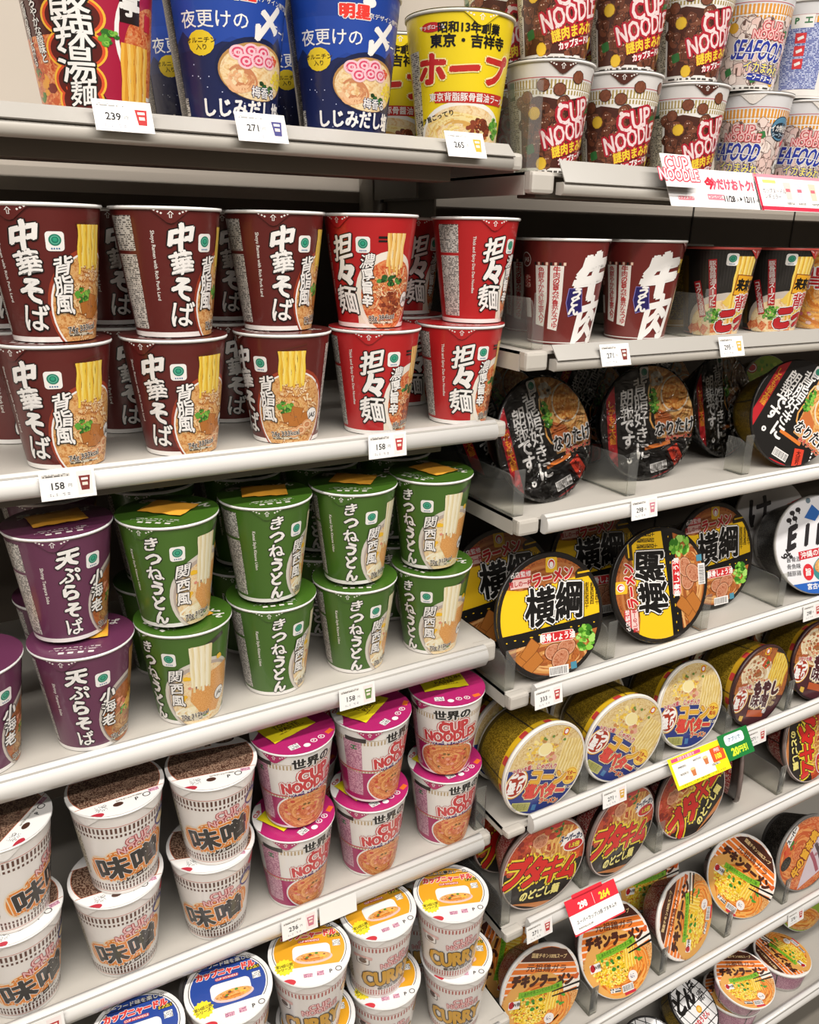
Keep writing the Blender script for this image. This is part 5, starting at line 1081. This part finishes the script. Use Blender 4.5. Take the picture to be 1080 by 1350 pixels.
# right bay, bowls standing on edge
DM = {'b': (.077, .058, .045), 'g': (.077, .070, .052), 'y': (.083, .060, .045), 'e': (.08, .075, .06), 'c': (.0695, .076, .057), 'k': (.073, .056, .043), 'h': (.0735, .056, .043), 'r': (.077, .062, .05)}
BL = [
 ('black', 'b', .631, .759, 3, 14, -4, 10, 'film-wrapped black ramen bowl on edge at the left shelf end', 'black ramen bowls standing on edge'),
 ('black', 'b', .815, .769, 3, 10, 7, 3, 'film-wrapped black ramen bowl on edge, second from the shelf end', 'black ramen bowls standing on edge'),
 ('black', 'b', 1.012, .810, 3, 12, -8, 2, 'film-wrapped black ramen bowl partly behind the tilted black bowl', 'black ramen bowls standing on edge'),
 ('blackgold', 'g', 1.057, .7205, 3, 10, 12, -36, 'black ramen bowl with a gold side, turned so its lettering slants', 'black ramen bowls standing on edge'),
 ('black', 'b', .637, .862, 3, 12, 0, 20, 'black ramen bowl in shade behind the shelf end bowl', 'black ramen bowls standing on edge'),
 ('black', 'b', .80, .872, 3, 12, 0, -32, 'black ramen bowl in shade behind and between the first two black bowls', 'black ramen bowls standing on edge'),
 ('blackgold', 'g', .97, .90, 3, 12, 0, -30, 'black ramen bowl in shade behind the third black bowl', 'black ramen bowls standing on edge'),
 ('green', 'c', 1.18, .86, 3, 12, 0, 0, 'green noodle bowl in shade behind the tilted black bowl', 'black ramen bowls standing on edge'),
 ('yoko', 'y', .631, .722, 4, 16, 4, -6, 'yellow-banded black bowl upright at the left shelf end above the 333 tag', 'yellow-banded bowls standing on edge'),
 ('yoko', 'y', .832, .728, 4, 16, 8, 86, 'yellow-banded black bowl turned sideways, its lettering reading upwards', 'yellow-banded bowls standing on edge'),
 ('yoko', 'y', .99, .768, 4, 14, 2, -4, 'yellow-banded black bowl half hidden behind the sideways one', 'yellow-banded bowls standing on edge'),
 ('yoko', 'y', .634, .826, 4, 20, 4, 0, 'yellow-banded black bowl in shade behind the shelf end one', 'yellow-banded bowls standing on edge'),
 ('yoko', 'y', .813, .836, 4, 20, 6, -4, 'yellow-banded black bowl in shade behind the sideways one', 'yellow-banded bowls standing on edge'),
 ('eibu', 'e', 1.178, .7255, 4, 18, 14, 0, 'white-lidded noodle bowl with hand-drawn black letters', 'pale-lidded bowls on the yellow-band shelf'),
 ('ke', 'e', 1.20, .826, 4, 18, 10, 0, 'white and red lidded bowl in shade behind the hand-lettered bowl', 'pale-lidded bowls on the yellow-band shelf'),
 ('corn', 'c', .616, .691, 5, 0, -1, -19, 'navy and cream corn butter bowl on edge at the left shelf end', 'corn butter bowls standing on edge'),
 ('corn', 'c', .7575, .691, 5, 0, 4, -38, 'navy and cream corn butter bowl above the 271 tag, turned clockwise', 'corn butter bowls standing on edge'),
 ('corn', 'c', .910, .709, 5, 10, 0, -14, 'navy and cream corn butter bowl beside the bean sprout bowl', 'corn butter bowls standing on edge'),
 ('moyashi', 'c', 1.052, .695, 5, 3, -1, -20, 'brown bean sprout miso bowl beside the corn butter bowls', 'bean sprout miso bowls standing on edge'),
 ('moyashi', 'c', 1.214, .701, 5, 10, 5, -24, 'brown bean sprout miso bowl at the right edge of the photo', 'bean sprout miso bowls standing on edge'),
 ('corn', 'c', .622, .774, 5, 4, -1, -8, 'gold-sided bowl in shade behind the shelf end corn butter bowl', 'corn butter bowls standing on edge'),
 ('corn', 'c', .765, .774, 5, 4, 4, 6, 'gold-sided bowl in shade behind the second corn butter bowl', 'corn butter bowls standing on edge'),
 ('moyashi', 'c', 1.05, .777, 5, 5, 0, 0, 'gold-sided bowl in shade behind the bean sprout bowl', 'bean sprout miso bowls standing on edge'),
 ('moyashi', 'c', 1.225, .790, 5, 10, 4, 0, 'gold-sided bowl in shade behind the bean sprout bowl at the right edge', 'bean sprout miso bowls standing on edge'),
 ('buta', 'k', .6245, .687, 6, 1, 1, -19, 'kimchi noodle bowl upright at the left shelf end', 'kimchi noodle bowls standing on edge'),
 ('buta', 'k', .768, .684, 6, 1, -7, -18, 'kimchi noodle bowl upright, second from the shelf end', 'kimchi noodle bowls standing on edge'),
 ('buta', 'k', .920, .690, 6, 5, 2, 42, 'kimchi noodle bowl turned anticlockwise under the yellow sale card', 'kimchi noodle bowls standing on edge'),
 ('buta', 'k', 1.07, .722, 6, 2, -42, 80, 'narrow-looking kimchi noodle bowl facing away beside the empty slot', 'kimchi noodle bowls standing on edge'),
 ('buta', 'k', 1.221, .697, 6, 15, -3, -100, 'kimchi noodle bowl turned on its side at the right edge', 'kimchi noodle bowls standing on edge'),
 ('buta', 'k', .630, .764, 6, 2, 0, 10, 'kimchi noodle bowl in shade behind the shelf end one', 'kimchi noodle bowls standing on edge'),
 ('buta', 'k', .778, .764, 6, 2, 0, 10, 'kimchi noodle bowl in shade behind the second one', 'kimchi noodle bowls standing on edge'),
 ('chicken', 'h', .661, .708, 7, 14, 4, -21, 'orange chicken ramen bowl upright at the left shelf end', 'orange chicken ramen bowls leaning back'),
 ('chicken', 'h', .820, .712, 7, 33, 2, -12, 'orange chicken ramen bowl leaning back under the red price card', 'orange chicken ramen bowls leaning back'),
 ('chicken', 'h', .971, .703, 7, 19, -6, 56, 'orange chicken ramen bowl turned anticlockwise, its lettering rising', 'orange chicken ramen bowls leaning back'),
 ('chicken', 'h', 1.140, .722, 7, 29, 13, -50, 'orange chicken ramen bowl turned clockwise, its lettering descending', 'orange chicken ramen bowls leaning back'),
 ('pork', 'r', 1.285, .695, 7, 9, 4, 44, 'red and grey grilled beef noodle bowl at the right edge', None),
 ('chicken', 'h', .645, .792, 7, 14, 4, 60, 'chicken ramen bowl in shade behind the shelf end one', 'orange chicken ramen bowls leaning back'),
 ('chicken', 'h', .98, .795, 7, 14, 0, -20, 'chicken ramen bowl in shade behind the anticlockwise one', 'orange chicken ramen bowls leaning back'),
]
for k, dm, x, y, sh, le, yw, ro, lab, g in BL:
    put_bowl(k, x, y, RY[sh][1], le, yw, ro, lab, g, dims=DM[dm] if k != 'green' else (.068, .066, .052))
# lowest right shelf: small bowls lying flat
d = RY[8][1]
def flat(kind, x, y, z, roll, tx, ty, label, g):
    o = take(kind); tag(o, label, 'noodle bowl', g); o.location = (x, y, Z(z)); o.rotation_euler = (R(tx), R(ty), R(roll)); return o
G = 'small bowls on the lowest right shelf'
flat('minichicken', 1.128, .690, d + .0015, -20, 0, 0, 'small orange chicken ramen bowl lying flat, bottom of a stack of two', G)
flat('minichicken', 1.122, .676, d + .0655, -30, 14, 0, 'small orange chicken ramen bowl tilted forward on top of another', G)
flat('minichicken', 1.285, .700, d + .001, 82, 0, 0, 'small orange chicken ramen bowl lying flat beside the stack of two', G)
flat('minichicken', 1.235, .80, d + .001, 30, 0, 0, 'small orange chicken ramen bowl lying flat in the row behind', G)
flat('grid', 1.018, .715, d + .030, 20, 28, 0, 'small udon bowl with a white lid in black brush letters, next to the stack', G)
flat('grid', .910, .69, d + .0215, -40, 26, 0, 'small udon bowl with a white lid in black brush letters, by the blue bowl', G)
flat('wave', .79, .68, d + .0125, 0, 8, 0, 'small udon bowl with a blue patterned lid at the bottom edge', G)
put_bowl('green', 1.42, .76, d, 24, 8, -12, 'green-lidded noodle bowl standing on edge at the right edge', G, dims=(.068, .066, .052))

# ------------------------------------------------------------------ price tags, cards and dividers
def price(shelf_side, k, x, txt, icon, label, w=44, h=25, dz=0., tilt=-6, blank=False):
    Y, deck, zb, zt, kd = (LY if shelf_side == 'L' else RY)[k]
    A = Art(); A.rect(0, 0, w, h, paper('F2F0EC'), 0)
    if not blank:
        A.text(txt, -w * .18, -.5, 7.2, paper('2A2A2C'), 1, b=.02, xs=.95); A.rect(-w * .2, h * .33, w * .5, 2.4, Fd['print_white'], 1); A.rect(-w * .18, -h * .32, w * .4, 2, micro('print_tag', 'F2F0EC', '8A8A92', 10, 6, .4), 1); A.text('円', w * .04, -1, 3, paper('5A5A5C'), 1)
        A.rect(w * .31, 0, w * .27, h * .8, paper('EFE2DE'), 1); A.poly([(w * .31 - 4.6, 6), (w * .31 + 4.6, 6), (w * .31 + 3.2, -6.4), (w * .31 - 3.2, -6.4)], icon, 2); A.rect(w * .31, 3.2, 5.4, 2, paper('F2E8E0'), 3); A.rect(w * .31, -1, 4.4, 2.6, paper('E8D8C8'), 3)
    t = empty('price_tag', (x, Y - .0135, Z((zb + zt) / 2 + dz)), (R(tilt), 0, 0)); tag(t, label, 'price tag', 'price tags on the shelf edges')
    link('card', boxes([(-w / 2000, w / 2000, 0, .0006, -h / 2000, h / 2000)]), t, [plain('card_white', 'F2F0EC', .75)])
    link('print', A.build('tag_print', lambda a, b, l: (a / 1000, -.00008 - l, b / 1000)), t)
br_, rd_, gn, pk, yl, bl = paper('7A3430'), paper('B83A3A'), paper('6A8A4A'), paper('C87A8A'), paper('D8A83A'), paper('4A4A80')
price('L', 1, .150, '239', rd_, 'price tag reading 239 under the dark red hot and sour cup', dz=.012, tilt=-24); price('L', 1, .262, '271', bl, 'price tag reading 271 under the first navy blue cup', dz=.012, tilt=-24); price('L', 1, .467, '265', yl, 'price tag reading 265 under the yellow cup', dz=.012, tilt=-24)
price('L', 2, .078, '158', br_, 'price tag reading 158 under the brown cups at the left'); price('L', 2, .386, '158', rd_, 'price tag reading 158 under the red dan dan cups')
price('L', 3, .348, '158', gn, 'price tag reading 158 under the green udon cups'); price('L', 4, .266, '236', pk, 'price tag reading 236 under the pink tom yum cups'); price('L', 4, .315, '', pk, 'blank white tag next to the tom yum price tag', blank=True, w=48)
price('L', 4, -.014, '236', rd_, 'price tag reading 236 under the miso cups', w=50, h=28)
price('R', 2, .668, '271', br_, 'price tag reading 271 under the maroon udon cups', dz=.006, tilt=-20); price('R', 2, .863, '295', yl, 'price tag reading 295 under the black noodle cups', dz=.006, tilt=-20)
price('R', 3, .737, '298', pk, 'price tag under the black ramen bowls', tilt=-10); price('R', 4, .601, '333', rd_, 'price tag reading 333 under the upright yellow-banded bowl', tilt=-10); price('R', 4, 1.125, '298', rd_, 'price tag under the hand-lettered white bowl', tilt=-10)
price('R', 5, .725, '271', yl, 'price tag reading 271 under the second corn butter bowl', tilt=-10); price('R', 5, 1.022, '271', rd_, 'price tag under the bean sprout miso bowl', tilt=-10)
price('R', 6, .598, '271', rd_, 'price tag reading 271 under the first kimchi bowl', tilt=-10); price('R', 7, 1.215, '278', rd_, 'price tag reading 278 under the grilled beef bowl', tilt=-10)

def card(name, x, y, z, w, h, tilt, art, label, base='F2F0EC', yaw=0):
    t = empty(name, (x, y, Z(z)), (R(tilt), 0, R(yaw))); tag(t, label, 'shelf sign')
    link('card', boxes([(-w / 2000, w / 2000, 0, .0006, -h / 2000, h / 2000)]), t, [plain('card_' + base, base, .45)])
    A = Art(); art(A); link('print', A.build(name + '_print', lambda a, b, l: (a / 1000, -.00008 - l, b / 1000)), t)
    return t
def sale(A):
    A.rect(0, 0, 148, 46, paper('F4F0EE'), 0); A.rect(0, -19, 140, .6, paper('D8C8C4'), 1); A.rect(0, -21, 140, .6, paper('D8C8C4'), 1)
    A.rect(-48, -13, 26, 5, paper('D87A84'), 3, r=2); A.text('カップヌードル', -46, -12, 4, W, 4, b=.02)
    A.text('今だけおトク!', 33, 6, 12.6, paper('DC5A6E'), 3, b=.055, xs=.84); A.text('今', -5, 6, 13.2, paper('C8283E'), 4, b=.06)
    A.rect(2, -10, 28, 7, paper('E8808E'), 3, r=1); A.text('キャンペーン期間', 2, -10, 4, W, 4, b=.02); A.text('11/28', 24, -11, 9, paper('2A2628'), 4, b=.03, xs=.85); A.text('火', 38, -12, 4.4, paper('2A2628'), 4); A.poly([(42, -8), (42, -14), (46, -11)], K, 4); A.text('12/11', 58, -11, 9, paper('2A2628'), 4, b=.03, xs=.85); A.text('月', 72, -12, 4.4, paper('2A2628'), 4)
def sale_items(A):
    A.rect(0, 0, 150, 46, paper('F4F0EE'), 0); A.rect(0, -20, 150, 5, paper('D83048'), 1); A.rect(-73, 0, 4, 46, paper('D83048'), 1); A.rect(-2, 21, 150, 4, paper('E8909C'), 1)
    A.text('カップヌードル', -44, 2, 6, paper('6A6468'), 2, b=.01, xs=.9); A.text('レギュラー', -48, -5, 6, paper('6A6468'), 2, b=.01, xs=.9); A.rect(-50, 14, 24, 4, paper('F0D878'), 2, r=1)
    for x, c in ((-18, 'E8D0C8'), (4, 'D0D4E4'), (30, 'F0D0B8'), (54, 'E8D0C8')): A.poly([(x - 7, 14), (x + 7, 14), (x + 5, -8), (x - 5, -8)], ink(c), 2); A.rect(x, 4, 8, 4, paper('C86A74'), 3); A.rect(x, -13, 14, 2.4, Fd['print_white'], 2)
card('campaign_sign', .798, .696, .056, 148, 46, -26, sale, 'white campaign sign with pink lettering and campaign dates')
s_ = card('campaign_sign', .950, .696, .056, 150, 46, -26, sale_items, 'white campaign sign with a red border and small cup drawings')
bp = card('logo_topper', .735, .6925, .072, 46, 38, -26, lambda A: (A.rect(0, 0, 46, 38, paper('F4F0EE'), 0, r=6), cuplogo(A, 0, 2, 13, paper('F4DCDC'), paper('C84A5A'), 3, rot=0, xs=.85, o=.05)), 'small white topper with curly pink lettering above the campaign sign')
def yellow(A):
    A.rect(0, 0, 112, 44, paper('F2E21E'), 0); A.rect(-12, -2, 78, 30, paper('F4F2EC'), 1); A.rect(-20, 17.5, 60, 5, paper('E0507A'), 1, r=1); A.text('お好きな組合せ', -20, 17.5, 4.4, W, 2, b=.02)
    for (x, y) in ((-16, -6), (14, 2)): A.poly([(x - 5, y + 4), (x + 5, y + 4), (x + 3.4, y - 6), (x - 3.4, y - 6)], paper('C8784A'), 2); A.ell(x, y + 4, 5, 2, paper('E8C890'), 3)
    for (x, y) in ((-34, 6), (-34, -4), (-2, 8), (30, -8)): A.rect(x, y, 17, 3, Fd['print_white'], 2)
    A.rect(40, 4, 27, 20, paper('E8582A'), 2, r=2); A.text('100', 40, 1, 9, paper('F4E83A'), 3, b=.05, xs=.9); A.text('円引', 40, 9.5, 5, W, 3, b=.03); A.rect(0, -19, 90, 3, micro('print_yellow', 'F2E21E', '8A7A20', 8, 5, .5), 1)
card('sale_card', .880, .655, -.727, 100, 42, -38, yellow, 'yellow sale card hanging below the corn butter bowls', 'F2E21E')
def greenc(A):
    A.rect(0, 0, 66, 40, paper('1E7A3A'), 0); A.rect(0, 9, 42, 15, paper('E8EEF0'), 1, r=5); A.text('アプリで', 0, 9, 6, paper('3A6A8A'), 2, b=.02); A.text('20', -6, -9, 13, paper('D8F03A'), 2, b=.06); A.text('円引', 12, -9, 9, paper('D8F03A'), 2, b=.05)
card('coupon_card', .962, .659, -.722, 58, 36, -34, greenc, 'green coupon card beside the yellow sale card', '1E7A3A')
def redc(A):
    A.rect(0, -8, 92, 26, paper('F2F0EC'), 0, r=3); A.rect(0, 13, 92, 20, paper('DC2E3C'), 1); A.rect(-4, 24, 56, 6, paper('DC2E3C'), 1, r=2); A.text('298', -18, 11, 10, W, 2, b=.05, xs=.9); A.text('264', 22, 11, 11, paper('F4D83A'), 2, b=.05); A.rect(2, 12, .6, 15, W, 2); A.text('スーパーカップ1.5倍 ブタキムチ', 0, -8, 5, K, 2, b=.02, xs=.9); A.rect(-24, -16, 26, 2, Fd['print_white'], 2)
card('discount_card', .688, .644, -.892, 92, 46, -40, redc, 'red and white discount card hanging above the leaning chicken ramen bowl', 'DC2E3C')

def divider(side, k, x, label, h=.05, depth=.26, back=.016, fl=.015):
    Y, deck, zb, zt, kd = (LY if side == 'L' else RY)[k]
    t = empty('shelf_divider', (x, Y + back, Z(deck) + .0008)); tag(t, label, 'clear divider', 'clear dividers between the rows')
    th = .0016; pts = [(0, 0), (depth, 0), (depth, h), (.012, h), (.004, h - .003), (0, h - .012)]
    V = [(-th / 2, y, z) for y, z in pts] + [(th / 2, y, z) for y, z in pts]; n = len(pts)
    F = [tuple(range(n)), tuple(range(2 * n - 1, n - 1, -1))] + [(i, i + n, (i + 1) % n + n, (i + 1) % n) for i in range(n)]
    me = bpy.data.meshes.new('fin'); me.from_pydata(V, [], F)
    bm = bmesh.new(); bm.from_mesh(me); bmesh.ops.recalc_face_normals(bm, faces=bm.faces); bm.to_mesh(me); bm.free()
    link('fin', me, t, [acr])
    link('front_flange', boxes([(0, fl, -.0008, .0008, 0, h + .006)]), t, [acr]); link('foot_plate', boxes([(-.001, .004, 0, depth, 0, .0014)]), t, [acr])
DV = [('R', 1, .556, 'clear divider in front of the first meat cube stack', .08, .2), ('R', 2, .570, 'clear divider before the first maroon udon cup', .055, .25), ('R', 2, .838, 'clear divider between the maroon and black cups', .055, .25),
      ('R', 3, .5535, 'clear divider at the shelf end beside the first black bowl', .05, .25), ('R', 3, .733, 'clear divider in front of the second black bowl', .05, .25), ('R', 3, .951, 'short clear divider beside the tilted black bowl', .05, .03),
      ('R', 4, .5527, 'clear divider at the shelf end beside the upright yellow-banded bowl', .05, .25), ('R', 4, .722, 'clear divider between the upright and sideways yellow-banded bowls', .05, .25), ('R', 4, .905, 'clear divider after the sideways yellow-banded bowl', .05, .25), ('R', 4, 1.076, 'clear divider in front of the hand-lettered bowl', .05, .25),
      ('R', 5, .6845, 'clear divider between the first and second corn butter bowls', .05, .25), ('R', 5, .832, 'clear divider between the second and third corn butter bowls', .05, .25), ('R', 5, .981, 'clear divider between corn butter and bean sprout bowls', .05, .25), ('R', 5, 1.128, 'clear divider between the two bean sprout bowls', .05, .25),
      ('R', 6, .5527, 'clear divider at the shelf end beside the first kimchi bowl', .05, .25), ('R', 6, .6965, 'clear divider between the first and second kimchi bowls', .05, .25), ('R', 6, .8445, 'clear divider after the second kimchi bowl', .05, .25), ('R', 6, 1.133, 'clear divider in the empty kimchi slot', .05, .25),
      ('R', 7, .7415, 'clear divider between the first and second chicken ramen bowls', .05, .25), ('R', 7, .8955, 'clear divider between the second and third chicken ramen bowls', .05, .25), ('R', 7, 1.056, 'clear divider between the third and fourth chicken ramen bowls', .05, .25), ('R', 7, 1.213, 'clear divider beside the grilled beef bowl', .05, .25),
      ('L', 4, .5305, 'clear divider at the end of the tom yum shelf', .06, .25)]
for sd, k, x, lab, hh, dp in DV: divider(sd, k, x, lab, hh, dp)


bpy.data.objects.remove(_to); bpy.data.curves.remove(_tc)
